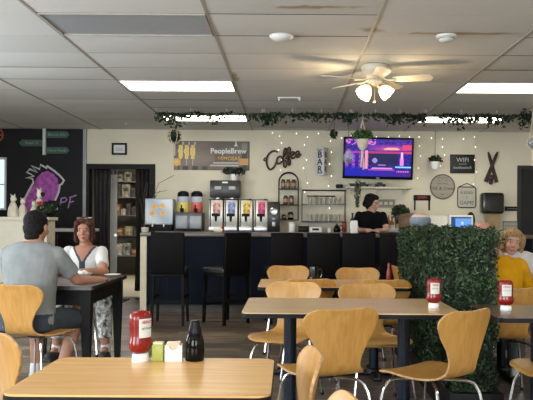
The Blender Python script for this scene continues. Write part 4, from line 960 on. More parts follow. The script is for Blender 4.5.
t = thing('flower_pot', 'potted plant with one red flower on the half wall', 'plant', (at(44, 222, 9.15).x, 9.08, 1.281))
m = MB(); m.lathe([(0, 0), (.04, 0), (.055, .06), (.05, .06), (0, .055)], n=18); m.build('pot', black, t)
m = MB()
for k in range(7): a = k * .9; m.ell((.018 * math.cos(a) - .04, .018 * math.sin(a), .16 + .004 * k), (.022, .022, .016), n=8, m=6)
m.build('flower', mat('flower_red', (.45, .05, .04), .6), t)
aa = rng.normal(size=(160, 3)); aa /= np.linalg.norm(aa, axis=1)[:, None]; Pp = aa * (.085, .05, .055) + (.02, 0, .10); leaf_cloud('foliage', Pp, aa, .025, [leaf_m], t)
t = thing('dark_shrub', 'dark leafy plant at the right end of the half wall', 'plant', (at(51, 222, 9.2).x - .02, 9.24, 1.281)); m = MB(); m.lathe([(0, 0), (.04, 0), (.05, .05), (0, .05)], n=16); m.build('pot', black, t)
aa = rng.normal(size=(260, 3)); aa /= np.linalg.norm(aa, axis=1)[:, None]; leaf_cloud('foliage', aa * (.13, .07, .08) + (0, 0, .12), aa, .028, [leaf_dark], t)
def drape(label, x0, x1, y, z0, z1, mt, waves, amp):
    m = MB(); w = x1 - x0
    m.grid(lambda u, v: Vector(((u - .5) * w * (1 - .1 * math.sin(v * PI)), amp * math.sin(u * waves * 2 * PI + .6 * math.sin(v * 3)) * (1 + .2 * v), z1 + (z0 - z1) * v)), waves * 10 + 1, 14)
    o = m.build('curtain', mt, smooth=60); md = o.modifiers.new('cloth', 'SOLIDIFY'); md.thickness = .004
    o.location = ((x0 + x1) / 2, y, 0); tag(o, label, 'curtain', 'dark drapes in the doorway'); return o
cu = mat('curtain_grey', (.045, .042, .042), .7, noise=.2, nscale=6); cu2 = mat('curtain_brown', (.035, .028, .027), .75, noise=.2, nscale=6)
drape('grey drape at the left side of the doorway', -3.18, -2.90, WB + .19, .03, 2.08, cu, 4, .03)
drape('brown-black drape at the right side of the doorway', -2.50, -2.22, WB + .19, .10, 2.08, cu2, 4, .03)
t = thing('curtain_rod', 'thin silver rod across the top of the doorway', 'rod', (-2.74, WB + .26, 2.085)); m = MB(); m.cone((-.47, 0, 0), (.47, 0, 0), .012, .012, 12); m.build('rod', steel, t); m = MB(); m.ell((-.48, 0, 0), (.02, .02, .02)); m.ell((.48, 0, 0), (.02, .02, .02)); m.build('finial', steel, t)
t = thing('white_door', 'tall white door leaf standing ajar inside the doorway', 'door', (-2.98, WB + .62, 0), R(12)); m = MB(); m.box((0, 0, 1.02), (.17, .04, 2.0), bev=.004); m.build('door_leaf', mat('door_white', (.62, .63, .62), .5), t); m = MB(); m.cone((.06, -.02, 1.0), (.06, -.06, 1.0), .02, .025, 12); m.build('knob', steel, t)
t = thing('storage_rack', 'cluttered metal storage rack seen through the doorway', 'rack', (-3.48, 16.4, 0)); m = MB()
for xx in (-.42, .42):
    for yy in (-.18, .18): m.box2((xx - .012, yy - .012, 0), (xx + .012, yy + .012, 2.4))
m.build('post', steel, t, smooth=0)
for k, zz in enumerate((.45, .9, 1.35, 1.75, 2.1)):
    m = MB(); m.box2((-.43, -.19, zz), (.43, .19, zz + .02)); m.build('shelf_board', steel, t, smooth=0)
pal = [(.32, .28, .16), (.10, .08, .06), (.45, .40, .30), (.30, .12, .04), (.05, .05, .06), (.28, .33, .30), (.50, .47, .40)]
rs = random.Random(5); lbn = ['bottom', 'second', 'third', 'fourth', 'top']
for k, zz in enumerate((.47, .92, 1.37, 1.77, 2.12)):
    X = -.38; n_ = 0
    while X < .36 and n_ < 5:
        w = rs.uniform(.10, .2); h = rs.uniform(.14, .30); c = rs.randrange(len(pal))
        t = thing('stored_carton', '%s carton from the left on the %s shelf of the storage rack' % (('first', 'second', 'third', 'fourth', 'fifth')[n_], lbn[k]), 'carton', (-3.48 + X + w / 2, 16.4, zz + .001), group='cartons on the storage rack')
        m = MB(); m.box((0, 0, h / 2), (w * .92, .26, h), bev=.006); m.build('carton_body', mat('carton_%d' % c, pal[c], .6, noise=.6, nscale=22), t)
        m = MB(); m.box((0, -.132, h * .6), (w * .5, .003, h * .3)); m.build('label', mat('carton_label_%d' % (c % 3), pal[(c + 3) % 7], .6), t)
        X += w + .01; n_ += 1
l = bpy.data.lights.new('back_room_fill', 'AREA'); l.shape = 'RECTANGLE'; l.size = .9; l.size_y = .4; l.energy = 38; l.color = (1, .95, .85)
o = bpy.data.objects.new('back_room_fill', l); COL.objects.link(o); o.location = (-3.0, 14.2, 2.75)  # unseen fill light, added to brighten the back room and its floor
# twigs beside the juice dispenser
t = thing('twig_vase', 'thin bare twigs rising beside the juice dispenser', 'decoration', (at(144, 222, 11.5).x, 11.52, BC)); m = MB()
for k in range(6):
    a = -0.5 + k * .22; m.tube([(0, 0, .05), (.10 * a, 0, .30), (.26 * a + .06, 0, .45 + .15 * (k % 3)), (.5 * a + .16, 0, .52 + .12 * (k % 2 + k % 3))], .004, 5)
m.build('twigs', mat('twig_grey', (.12, .11, .09), .7), t); m = MB(); m.lathe([(0, 0), (.03, 0), (.035, .1), (.02, .16), (.018, .16), (.03, .1), (0, .01)], n=16); m.build('vase', dark_glass, t)
# ------------------------------------------------------------------ ivy, hanging plants, string lights
def ivy(label, px0, px1, D, n, phase):
    x0, x1 = bx(px0, D), bx(px1, D); z = CZ - .035
    t = thing('ivy_garland', label, 'garland', ((x0 + x1) / 2, D, z), group='artificial ivy along the ceiling'); w = x1 - x0
    zz = lambda u: -.012 - .02 * abs(math.sin(u * 9 + phase))
    m = MB(); m.tube([((u - .5) * w, .012 * math.sin(u * 60), zz(u)) for u in [k / 60 for k in range(61)]], .004, 6); m.build('stem', leaf_dark, t)
    P = []; N = []
    k = 0
    while k < n:
        u = rng.random(); c = .5 + .5 * math.sin(u * w * 7.5 + phase) * math.sin(u * w * 3.1 + 1)
        if rng.random() > .10 + .9 * c * c: continue
        drop = abs(rng.normal()) * .042 * (0.4 + 1.3 * c)
        if rng.random() < .06: drop += .07
        P.append(((u - .5) * w, rng.normal() * .025, zz(u) - min(drop, .20))); N.append((rng.normal() * .5, -1, rng.normal() * .6 + .2)); k += 1
    N = np.array(N); N /= np.linalg.norm(N, axis=1)[:, None]
    leaf_cloud('foliage', np.array(P), N, .032, [leaf_dark, leaf_dark, leaf_m], t, spread=.5)
    m = MB()
    for u in (0.01, .33, .66, .99): m.box(((u - .5) * w, 0, .015), (.012, .012, .038))
    m.build('hook', MATS['grid_paint'], t)
ivy('long run of dark ivy over the left ceiling light', 154, 262, 9.44, 230, 0)
ivy('thick dark ivy run between the ceiling lights and over the coffee sign', 262, 350, 9.44, 400, 1.7)
ivy('dark ivy run hanging over the television', 350, 424, 9.44, 300, 3.1)
ivy('dark ivy run over the far right ceiling light', 424, 533, 9.44, 330, 4.4)
t = thing('ivy_sprig', 'loose dark ivy clump at the right edge by the hanging planter', 'garland', (bx(528, 9.2), 9.3, CZ - .12)); aa = rng.normal(size=(120, 3)); leaf_cloud('foliage', aa * (.05, .03, .06), aa / np.linalg.norm(aa, axis=1)[:, None], .03, [leaf_dark], t); m = MB(); m.cone((0, 0, 0), (0, 0, .12), .004, .004, 6); m.build('stem', leaf_dark, t)
def cord(t, z0, z1, r=.0025, mt=black): m = MB(); m.cone((0, 0, z0), (0, 0, z1), r, r, 6); m.build('cord', mt, t)
rope = mat('rope_cream', (.55, .50, .38), .8)
# netted glass globe at left
p = at(174, 136, 9.7)
t = thing('hanging_planter', 'round plant in a cream macrame net hanging at the left of the banner', 'hanging plant', p)
aa = rng.normal(size=(420, 3)); aa /= np.linalg.norm(aa, axis=1)[:, None]; leaf_cloud('foliage', aa * rng.uniform(.04, .088, (420, 1)), aa, .018, [leaf_dark, leaf_m], t)
m = MB()
for k in range(6):
    a = k * PI / 3; pts = [(0, 0, CZ - p.z - .01), (.02 * math.cos(a), .02 * math.sin(a), .20)] + [(.098 * math.cos(th) * math.cos(a), .098 * math.cos(th) * math.sin(a), .098 * math.sin(th)) for th in (1.1, .6, 0, -.6, -1.1)] + [(0, 0, -.115)]
    m.tube(pts, .0065, 5)
m.tube([(0, 0, -.115), (0, 0, -.26)], .014, 8); m.build('macrame_net', rope, t)
m = MB(); m.ell((0, 0, -.02), (.055, .055, .06)); m.build('soil_ball', black, t)
# small air plant
p = at(333.5, 134, 9.5)
t = thing('air_plant', 'small air plant hanging on a thread left of the television', 'hanging plant', p); cord(t, 0, CZ - p.z - .0)
aa = rng.normal(size=(90, 3)); aa /= np.linalg.norm(aa, axis=1)[:, None]; leaf_cloud('foliage', aa * rng.uniform(.01, .055, (90, 1)) * (1, 1, 1.1), aa, .032, [leaf_m, leaf_dark], t)
# glass teardrop
p = at(348, 158, 9.5)
t = thing('glass_terrarium', 'clear glass teardrop with a plant hanging before the left of the screen', 'hanging plant', p); cord(t, .12, CZ - p.z)
m = MB(); m.lathe([(0, -.075), (.045, -.065), (.07, -.02), (.065, .03), (.035, .08), (.012, .12), (0, .122)], n=24); m.build('glass_bulb', mat('thin_glass', (.75, .8, .85), .05, spec=.8, alpha=.28), t, smooth=60)
aa = rng.normal(size=(70, 3)); aa /= np.linalg.norm(aa, axis=1)[:, None]; leaf_cloud('foliage', aa * (.035, .035, .025) + (0, 0, -.03), aa, .02, [leaf_dark], t)
# white hanging pot with bright plant
p = at(362, 143, 9.0)
t = thing('hanging_pot', 'bright green plant in a white woven hanging pot before the television', 'hanging plant', p)
m = MB(); m.lathe([(0, -.085), (.03, -.085), (.055, -.05), (.078, .02), (.082, .045), (.076, .045), (.05, -.04), (0, -.06)], n=28); m.build('pot', mat('woven_white', (.60, .56, .46), .8, bump=.6, bscale=120), t, smooth=50)
aa = rng.normal(size=(420, 3)); aa /= np.linalg.norm(aa, axis=1)[:, None]; leaf_cloud('foliage', aa * rng.uniform(.3, 1, (420, 1)) * (.135, .12, .075) + (0, 0, .095), aa, .026, [leaf_bright, leaf_m], t)
m = MB()
for k in range(4):
    a = k * PI / 2 + .4; m.tube([(.08 * math.cos(a), .08 * math.sin(a), .045), (0, 0, .28), (0, 0, CZ - p.z - .01)], .003, 5)
m.tube([(0, 0, -.085), (0, 0, -.19)], .016, 8); m.tube([(.012, 0, -.19), (.014, 0, -.33)], .010, 6); m.tube([(-.010, 0, -.19), (-.014, 0, -.30)], .010, 6); m.build('hanger', rope, t)
# pot on the wall
p = at(434.5, 163, 11.5)
t = thing('wall_planter', 'small white pot with a spiky dark plant hanging above the round sign', 'hanging plant', p); cord(t, .05, CZ - p.z, .004)
m = MB(); m.lathe([(0, -.10), (.055, -.10), (.075, -.04), (.08, .02), (.07, .02), (0, -.02)], n=24); m.build('pot', white, t, smooth=50)
aa = rng.normal(size=(200, 3)); aa[:, 2] = abs(aa[:, 2]); aa /= np.linalg.norm(aa, axis=1)[:, None]; leaf_cloud('foliage', aa * rng.uniform(.2, 1, (200, 1)) * (.12, .10, .11) + (0, 0, .02), aa, .035, [leaf_dark, leaf_m], t)
# vase plant beside barista (long green bottle brush)
p = at(357, 197, 10.45)
t = thing('tall_plant', 'slim greyish green trailing plant hanging in front of the shelf left of the barista', 'hanging plant', p); cord(t, .2, CZ - p.z, .002)
n_ = 260; zz = rng.uniform(-.13, .20, n_); aa = rng.normal(size=(n_, 3)); aa /= np.linalg.norm(aa, axis=1)[:, None]; rad = np.where(zz > 0, .045, .025); Pp = aa * rad[:, None]; Pp[:, 2] += zz; leaf_cloud('foliage', Pp, aa, .022, [mat('sage_leaf', (.12, .14, .08), .7), leaf_m], t); m = MB(); m.cone((0, 0, -.14), (0, 0, .2), .006, .006, 6); m.build('stem', leaf_dark, t)
# small dark plant on the brewer
t = thing('potted_plant', 'white pot with a drooping dark plant standing on the coffee brewer', 'plant', (bx(233, 11.45), 11.5, BC + .80 + .001))
m = MB(); m.lathe([(0, 0), (.05, 0), (.068, .10), (.06, .10), (0, .09)], n=20); m.build('pot', white, t); aa = rng.normal(size=(240, 3)); aa /= np.linalg.norm(aa, axis=1)[:, None]; leaf_cloud('foliage', aa * rng.uniform(.3, 1, (240, 1)) * (.20, .10, .07) + (0, 0, .145), aa, .034, [mat('leaf_slate', (.03, .035, .045), .6), leaf_dark], t)
# planter cut off at the right edge
p = at(532.5, 143, 9.0)
t = thing('hanging_planter', 'glass globe in a cream net cut off by the right edge', 'hanging plant', p)
m = MB()
for k in range(6):
    a = k * PI / 3 + .3; m.tube([(0, 0, CZ - p.z - .01), (.02 * math.cos(a), .02 * math.sin(a), .22)] + [(.085 * math.cos(th) * math.cos(a), .085 * math.cos(th) * math.sin(a), .085 * math.sin(th)) for th in (1.0, .5, 0, -.5, -1.0)] + [(0, 0, -.11)], .005, 5)
m.tube([(0, 0, -.1), (0, 0, -.28)], .016, 8); m.build('macrame_net', rope, t); m = MB(); m.ell((0, 0, 0), (.078, .078, .075)); m.build('glass_bulb', MATS['thin_glass'], t); aa = rng.normal(size=(120, 3)); aa /= np.linalg.norm(aa, axis=1)[:, None]; leaf_cloud('foliage', aa * .05, aa, .02, [leaf_dark], t)
# fairy lights on the wall
bulb_m = mat('fairy_bulb', (1, 1, .95), .3, emit=(1, .95, .82), estr=1.6); wire_m = mat('clear_wire', (.45, .42, .35), .4)
bm_ = MB(); bm_.ell((0, 0, 0), (.007, .007, .009), n=8, m=6); b0 = None
def strand(label, pts):
    global b0
    pts = [at(a, b_, WB - .03) for a, b_ in pts]
    t = thing('fairy_light_string', label, 'string lights', pts[0], group='fairy light strings on the wall'); o0 = pts[0]
    rel = [p - o0 for p in pts]; m = MB(); m.tube(catmull(rel, 3), .0016, 4); m.build('wire', wire_m, t)
    for p in rel:
        if b0 is None: b0 = bm_.build('bulb', bulb_m, t); o = b0
        else: o = b0.copy(); COL.objects.link(o); o.parent = t
        o.location = p
strand('fairy light string falling left of the word Coffee', [(272, 133), (279, 136), (281, 143), (278, 150), (281, 160), (280, 170), (282, 182)])
strand('fairy light string falling between Coffee and the BAR sign', [(296, 133.5), (307, 137), (304, 145), (306, 160), (303, 168), (307, 183), (304, 192)])
strand('fairy light string falling right of the BAR sign', [(318, 133.5), (330, 141), (331, 152), (329, 164), (331, 176), (328, 186), (330, 198), (329, 208)])
strand('fairy light string draped along the top edge above the TV', [(334, 134), (341, 138), (351, 135), (364, 136), (376, 137), (388, 137), (399, 136), (409, 137)])
strand('fairy light string falling just right of the TV', [(418.5, 137), (419, 146), (420, 156), (418, 168), (417, 178)])
strand('fairy light string falling over the white wall pot', [(431, 138), (442, 139), (442, 147), (444, 155), (440, 166)])
strand('fairy light string falling right of the WIFI sign', [(463, 139), (474, 137), (475, 147), (474, 160), (476, 172), (473, 184)])
# ------------------------------------------------------------------ ceiling fan and ceiling devices
fx, fy = at(373, 222, 6.8).x, 6.8
t = thing('ceiling_fan', 'white ceiling fan with frosted tulip lights lit', 'ceiling fan', (fx, fy, CZ))
fan_w = mat('fan_white', (.60, .55, .44), .4)
m = MB(); m.lathe([(0, 0), (.125, 0), (.128, -.012), (.12, -.045), (.125, -.05), (.115, -.09), (.085, -.125), (.06, -.13), (0, -.13)], n=36); m.build('motor_housing', fan_w, t, smooth=40)
m = MB(); m.lathe([(0, -.1305), (.07, -.1305), (.075, -.15), (.05, -.165), (.045, -.19), (0, -.19)], n=24); m.build('switch_housing', fan_w, t, smooth=40)
for k in range(5):
    a = R(-15 + 72 * k); rot = Matrix.Rotation(a, 4, 'Z')
    m = MB(); out = [(.17, -.045), (.20, -.055), (.46, -.068), (.52, -.055), (.54, 0), (.52, .055), (.46, .068), (.20, .055), (.17, .045)]
    tl = Matrix.Rotation(R(-14), 4, 'X'); m.prism([rot @ (Matrix.Translation((0, 0, -.135)) @ tl @ Vector((x_, y_, 0))) for x_, y_ in out], (0, 0, .007)); bl_ = m.build('blade', fan_w, t)
    m = MB(); m.tube([rot @ Vector(v) for v in ((.07, 0, -.11), (.12, 0, -.135), (.20, .02, -.142))], .008, 6); m.tube([rot @ Vector(v) for v in ((.07, 0, -.11), (.12, 0, -.135), (.20, -.02, -.142))], .008, 6); m.build('blade_arm', fan_w, bl_)
shade_m = mat('lit_tulip_glass', (1, .95, .85), .4, emit=(1, .78, .45), estr=2.2)
for k, a in enumerate((R(205), R(-12), R(140))):
    d = Vector((math.cos(a), math.sin(a), 0)); c0 = Vector((0, 0, -.19)) + d * .045; ax = (d * .72 + Vector((0, 0, -.70))).normalized()
    q_ = Vector((0, 0, -1)).rotation_difference(ax).to_matrix().to_4x4(); M_ = Matrix.Translation(c0) @ q_
    m = MB(); m.cone(c0 - ax * .02, c0 + ax * .02, .018, .024, 14); m.build('socket', mat('fan_brass', (.45, .33, .15), .3, .8), t)
    m = MB(); m.lathe([(.024, -.02), (.046, -.04), (.064, -.08), (.070, -.12), (.066, -.125), (.059, -.08), (.041, -.04), (.021, -.022)], n=24, M=M_); m.ell(c0 + ax * .065, (.028, .028, .028)); m.build('tulip_shade', shade_m, t, smooth=60)
m = MB(); m.tube([(0, -.01, -.19), (0, -.01, -.32)], .0025, 5); m.lathe([(0, -.35), (.008, -.345), (.009, -.33), (.004, -.32), (0, -.318)], (0, -.01, 0), 10); m.tube([(.025, 0, -.19), (.025, 0, -.25)], .002, 5); m.build('pull_chain', MATS['fan_brass'], t)
for k in range(3):
    a = (R(205), R(-12), R(140))[k]; l = bpy.data.lights.new('fan_bulb', 'POINT'); l.energy = 4.5; l.color = (1, .74, .42); l.shadow_soft_size = .03
    o = bpy.data.objects.new('fan_bulb', l); COL.objects.link(o); o.parent = t; o.location = (.165 * math.cos(a) * .9, .165 * math.sin(a) * .9, -.31)
p = Vector((at(281, 36, 5.73).x, 5.73, CZ))
t = thing('ceiling_dome', 'white oval dome on the ceiling at top centre', 'ceiling device', p); m = MB(); m.lathe([(0, 0), (.095, 0), (.095, -.008), (.075, -.028), (.04, -.04), (0, -.043)], n=32); m.build('dome', white, t, smooth=60); m = MB(); m.lathe([(.096, 0), (.10, 0), (.10, -.006), (.096, -.006)], n=32); m.build('rim', MATS['sign_white'], t)
t = thing('smoke_detector', 'white round smoke detector on the ceiling right of the fan', 'smoke detector', (at(446, 33, 5.68).x, 5.68, CZ))
m = MB(); m.lathe([(0, 0), (.078, 0), (.078, -.014), (.068, -.02), (0, -.02)], n=32); m.build('base_ring', white, t); m = MB(); m.lathe([(0, -.0205), (.055, -.0205), (.058, -.032), (.045, -.045), (0, -.048)], n=28); m.build('sensor_cap', white, t, smooth=50); m = MB(); m.lathe([(.0585, -.0245), (.060, -.0245), (.060, -.029), (.0585, -.029)], n=28); m.build('vent_slot', MATS['dark_steel'], t)
t = thing('ceiling_sensor', 'small flat bar-shaped fitting on the ceiling over the ivy', 'ceiling device', (at(289, 98, 8.55).x, 8.55, CZ)); m = MB(); m.box((0, 0, -.008), (.27, .06, .014), bev=.004); m.build('plate', MATS['sign_white'], t)
for s_ in (-1, 1): m = MB(); m.cone((s_ * .12, 0, -.0155), (s_ * .12, 0, -.04), .022, .016, 14); m.build('knob', MATS['dull_steel'], t)
t = thing('sprinkler_head', 'tiny sprinkler head on the ceiling above the doorway', 'sprinkler', (at(126, 126, 11.0).x, 11.0, CZ)); m = MB(); m.lathe([(0, 0), (.03, 0), (.03, -.006), (.01, -.01), (.01, -.035), (.025, -.038), (0, -.042)], n=16); m.build('head', steel, t); m = MB(); m.lathe([(.031, 0), (.04, 0), (.04, -.004), (.031, -.004)], n=16); m.build('collar', white, t)
# ------------------------------------------------------------------ people
def remeshed(mb, voxel, smooth_it=4, disp=None):
    """fuse overlapping shapes into one continuous surface"""
    me = bpy.data.meshes.new('tmp'); mb.bm.to_mesh(me); mb.bm.free(); o = bpy.data.objects.new('tmp', me); COL.objects.link(o)
    r = o.modifiers.new('r', 'REMESH'); r.mode = 'VOXEL'; r.voxel_size = voxel
    s = o.modifiers.new('s', 'SMOOTH'); s.factor = .5; s.iterations = smooth_it
    if disp:
        tx = bpy.data.textures.new('strand', 'CLOUDS'); tx.noise_scale = disp[1]; d = o.modifiers.new('d', 'DISPLACE'); d.texture = tx; d.strength = disp[0]; d.mid_level = .5
    dg = bpy.context.evaluated_depsgraph_get(); out = bpy.data.meshes.new_from_object(o.evaluated_get(dg)); bpy.data.objects.remove(o)
    out.polygons.foreach_set('use_smooth', [True] * len(out.polygons)); return out
def put(name, me, mats, parent):
    me.name = name; me.materials.clear()
    for mm in mats: me.materials.append(mm)
    o = bpy.data.objects.new(name, me); COL.objects.link(o); o.parent = parent; return o
def cap(m, p0, p1, r0, r1):
    p0, p1 = Vector(p0), Vector(p1); m.cone(p0, p1, r0, r1, 18); m.ell(p0, (r0, r0, r0), n=14, m=10); m.ell(p1, (r1, r1, r1), n=14, m=10)
def loft(m, secs, n=24):
    """secs: (x, y, z, rx, ry)"""
    m.rings([[(x + rx * math.cos(2 * PI * k / n), y + ry * math.sin(2 * PI * k / n), z) for k in range(n)] for x, y, z, rx, ry in secs])
def head_shapes(m, M):
    Rm = M.to_3x3()
    E = lambda c, r, extra=None: m.ell(M @ Vector(c), r, (Rm @ extra) if extra is not None else Rm)
    E((0, -.012, .035), (.074, .092, .084)); E((0, .022, -.03), (.060, .066, .074)); E((0, .060, -.088), (.030, .026, .020))
    E((0, .075, .035), (.05, .022, .03)); E((.036, .066, -.025), (.024, .02, .024)); E((-.036, .066, -.025), (.024, .02, .024))
    m.cone(M @ Vector((0, .088, .018)), M @ Vector((0, .112, -.022)), .009, .014, 10); E((0, .106, -.024), (.015, .012, .010))
    for s_ in (-1, 1): E((s_ * .077, -.005, -.005), (.010, .020, .031)); E((s_ * .010, .100, -.027), (.008, .008, .006))
    E((0, .087, -.055), (.024, .010, .006)); E((0, .085, -.066), (.021, .010, .007)); E((.031, .083, .013), (.013, .009, .009)); E((-.031, .083, .013), (.013, .009, .009))
def hand(m, w, d, up, L=1.0, curl=.5, side=1):
    """palm and five fingers from wrist w along d; up = back of the hand"""
    w, d, up = Vector(w), Vector(d).normalized(), Vector(up).normalized(); up = (up - up.dot(d) * d).normalized(); s_ = d.cross(up) * side
    Mx = Matrix((s_, d, up)).transposed()
    m.ell(w + d * .045, (.040, .052, .015), Mx, n=14, m=8)
    for k, (o_, l1) in enumerate(((-.030, .060), (-.010, .072), (.011, .068), (.031, .052))):
        b0_ = w + d * .078 + s_ * o_; dd = (d + s_ * o_ * 3).normalized(); k1 = b0_ + dd * l1 * .45 - up * .006; d2 = (dd - up * curl).normalized(); k2 = k1 + d2 * l1 * .35; k3 = k2 + (d2 - up * curl * .8).normalized() * l1 * .3
        for a, b_, r1, r2 in ((b0_ - dd * .03, k1, .0095, .009), (k1, k2, .009, .008), (k2, k3, .008, .0065)): cap(m, a, b_, r1, r2)
    tb = w + d * .02 - s_ * .028; t1 = tb + (d * .6 - s_ * .8).normalized() * .035 - up * .004; t2 = t1 + (d * .9 - s_ * .3 - up * .3).normalized() * .03
    cap(m, tb, t1, .012, .011); cap(m, t1, t2, .010, .008)
skin_mats = {}
def person(label, loc, rz, P):
    t = thing('person', label, 'person', loc, rz)
    tone = P.get('tone', skin); nm = P['nm']
    sk = mat('skin_' + nm, tone, .55, spec=.3, noise=.06, nscale=9)
    hc = Vector(P['head']); Rh = Matrix.Rotation(R(P.get('yaw', 0)), 4, 'Z') @ Matrix.Rotation(R(P.get('pitch', 0)), 4, 'X') @ Matrix.Rotation(R(P.get('tilt', 0)), 4, 'Y')
    hs = P.get('hs', 1); MH = Matrix.Translation(hc) @ Rh @ Matrix.Scale(hs, 4)
    m = MB(); head_shapes(m, MH)
    nk = Vector(P['neck']); cap(m, nk, hc + (Rh @ Vector((0, -.02, -.05))), .060 * P.get('nw', 1), .055 * P.get('nw', 1))
    tor = P['torso']; loft(m, [(x, y, z, rx, ry) for x, y, z, rx, ry in tor])
    for (sh, el, wr, hd, up, sd) in P['arms']:
        cap(m, sh, el, .050, .040); cap(m, el, wr, .040, .027); hand(m, wr, hd, up, side=sd, curl=P.get('curl', .5))
    for (hp, kn, an, toe) in P.get('legs', []):
        cap(m, hp, kn, .082, .058); mid = Vector(kn).lerp(Vector(an), .35); cap(m, kn, mid, .055, .055); cap(m, mid, an, .055, .036); cap(m, an, Vector(toe) , .036, .026)
    me = remeshed(m, P.get('vox', .007), 3)
    iris = mat('iris', (.04, .03, .02), .2); ew = mat('eye_white', (.62, .58, .54), .3); lip = mat('lip_' + nm, tuple(min(1, c * k_) for c, k_ in zip(tone, (.85, .52, .55))), .4); brow = mat('brow_' + nm, P.get('brow', (.08, .05, .03)), .7)
    o = put('body', me, [sk, ew, iris, lip, brow], t); inv = MH.inverted()
    for f in me.polygons:
        c = inv @ f.center
        if abs(c.z) > .11 or c.y < .05 or abs(c.x) > .07: continue
        ax = abs(c.x)
        if ((ax - .031) / .014) ** 2 + ((c.z - .013) / .0075) ** 2 < 1: f.material_index = 2 if (ax - .031) ** 2 + (c.z - .013) ** 2 < .006 ** 2 else 1
        elif ((ax - .033) / .020) ** 2 + ((c.z - .031) / .0045) ** 2 < 1: f.material_index = 4
        elif c.y > .078 and (c.x / .024) ** 2 + ((c.z + .060) / .010) ** 2 < 1: f.material_index = 3
    # shirt
    g = .013; m = MB(); st = P['shirt']; loft(m, [(x, y, z, rx + g, ry + g) for x, y, z, rx, ry in tor[:P.get('shirt_top', len(tor))]])
    sl = P.get('sleeve', .75); SR = P.get('sr', .066)
    for (sh, el, wr, hd, up, sd) in P['arms']:
        sh, el, wr = Vector(sh), Vector(el), Vector(wr)
        if sl <= 1: e = sh.lerp(el, sl); m.ell(sh, (SR,) * 3, n=16, m=10); m.cone(sh, e, SR, SR * .97, 18)
        else: m.ell(sh, (SR,) * 3, n=16, m=10); m.cone(sh, el, SR, .055, 18); m.ell(el, (.055,) * 3); m.cone(el, el.lerp(wr, sl - 1), .055, .045, 18)
    sme = remeshed(m, .008, 4, (.010, .09)); so = put('shirt', sme, [mat('shirt_' + nm, st, .85, spec=.12, noise=.08, nscale=12, bump=.25, bscale=250), mat('trim_' + nm, P.get('trim', st), .8), sk], t)
    if 'trim' in P:
        for f in sme.polygons:
            c = f.center; v = (P['vz'] - c.z)
            if c.y > 0.02 and (abs(abs(c.x - P['torso'][-1][0]) - (.10 - v * .62)) < .012 and 0 < v < .16): f.material_index = 1
            if c.y > .02 and 0 <= v < .15 and abs(c.x) < .088 - v * .62: f.material_index = 2
            if c.y > .02 and v < 0 and abs(c.x) < .088: f.material_index = 2
            if c.y > .02 and c.x ** 2 < .0006 * (1 + 3 * max(0, v)) and .14 < v < .27: f.material_index = 1
    if P.get('vneck'):
        pass
    if 'legs' in P:
        m = MB(); pl = P.get('pants', .9)
        tz = tor[0]; loft(m, [(tz[0], tz[1], tz[2] - .015, tz[3] * .9, tz[4] * .9), (tz[0], tz[1], tz[2], tz[3] + .016, tz[4] + .016), (tz[0], tz[1], tz[2] + .12, tor[1][3] + .01, tor[1][4] + .01)])
        for (hp, kn, an, toe) in P['legs']:
            hp, kn, an = Vector(hp), Vector(kn), Vector(an)
            m.ell(hp, (.098,) * 3, n=16, m=10)
            if pl <= 1: m.cone(hp, hp.lerp(kn, pl), .098, .084, 20)
            else: m.cone(hp, kn, .098, .078, 20); m.ell(kn, (.078,) * 3, n=16, m=10); m.cone(kn, kn.lerp(an, pl - 1), .078, .062, 20)
        pme = remeshed(m, .009, 3, (.008, .08)); put('trousers', pme, [P.get('pmat') or mat('pants_' + nm, P.get('pcol', (.03, .035, .045)), .85, noise=.15)], t)
        for (hp, kn, an, toe) in P['legs']:
            an, toe = Vector(an), Vector(toe)
            m = MB(); cap(m, an + Vector((0, 0, .03)), an - Vector((0, 0, .02)), .043, .044); put('sock', remeshed(m, .006, 2), [mat('sock_white', (.65, .65, .63), .8)], t)
            m = MB(); dr = (toe - an); dr.z = 0; dr.normalize(); c0 = Vector((an.x, an.y, .042)); cap(m, c0 - dr * .02, c0 + dr * .15, .042, .038); m.box(c0 + dr * .06 - Vector((0, 0, .032)), (.085, .25, .02), Matrix.Rotation(math.atan2(-dr.x, dr.y), 3, 'Z')); put('shoe', remeshed(m, .007, 2), [mat('shoe_' + nm, P.get('shoe', (.03, .03, .03)), .6)], t)
    if 'hair' in P:
        m = MB(); P['hair'](m, MH); put('hair', remeshed(m, .006, 2, P.get('hd', (.007, .02))), [mat('hair_' + nm, P['hcol'], .75, spec=.12, noise=.45, nscale=60)], t)
    return t, MH
def EH(m, MH, c, r): m.ell(MH @ Vector(c), [q * MH.to_scale()[0] for q in r], MH.to_3x3().normalized(), n=18, m=12)
def torso_sit(w=.19, d=.115, lean=0, z0=.47, z1=1.03, cx=0, belly=0, side=0):
    out = []
    for f, kx, ky in ((0, .88, 1.12), (.12, .92, 1.15), (.3, .86, 1.0), (.5, .88, 1.0), (.72, 1.0, 1.04), (.86, 1.02, .95), (.94, .86, .78), (.985, .58, .62), (1.0, .40, .52)):
        out.append((cx + side * f, lean * f + belly * .2 * math.sin(f * PI), z0 + (z1 - z0) * f, w * kx, d * ky + belly * math.sin(min(1, f * 1.5) * PI) * .5))
    return out
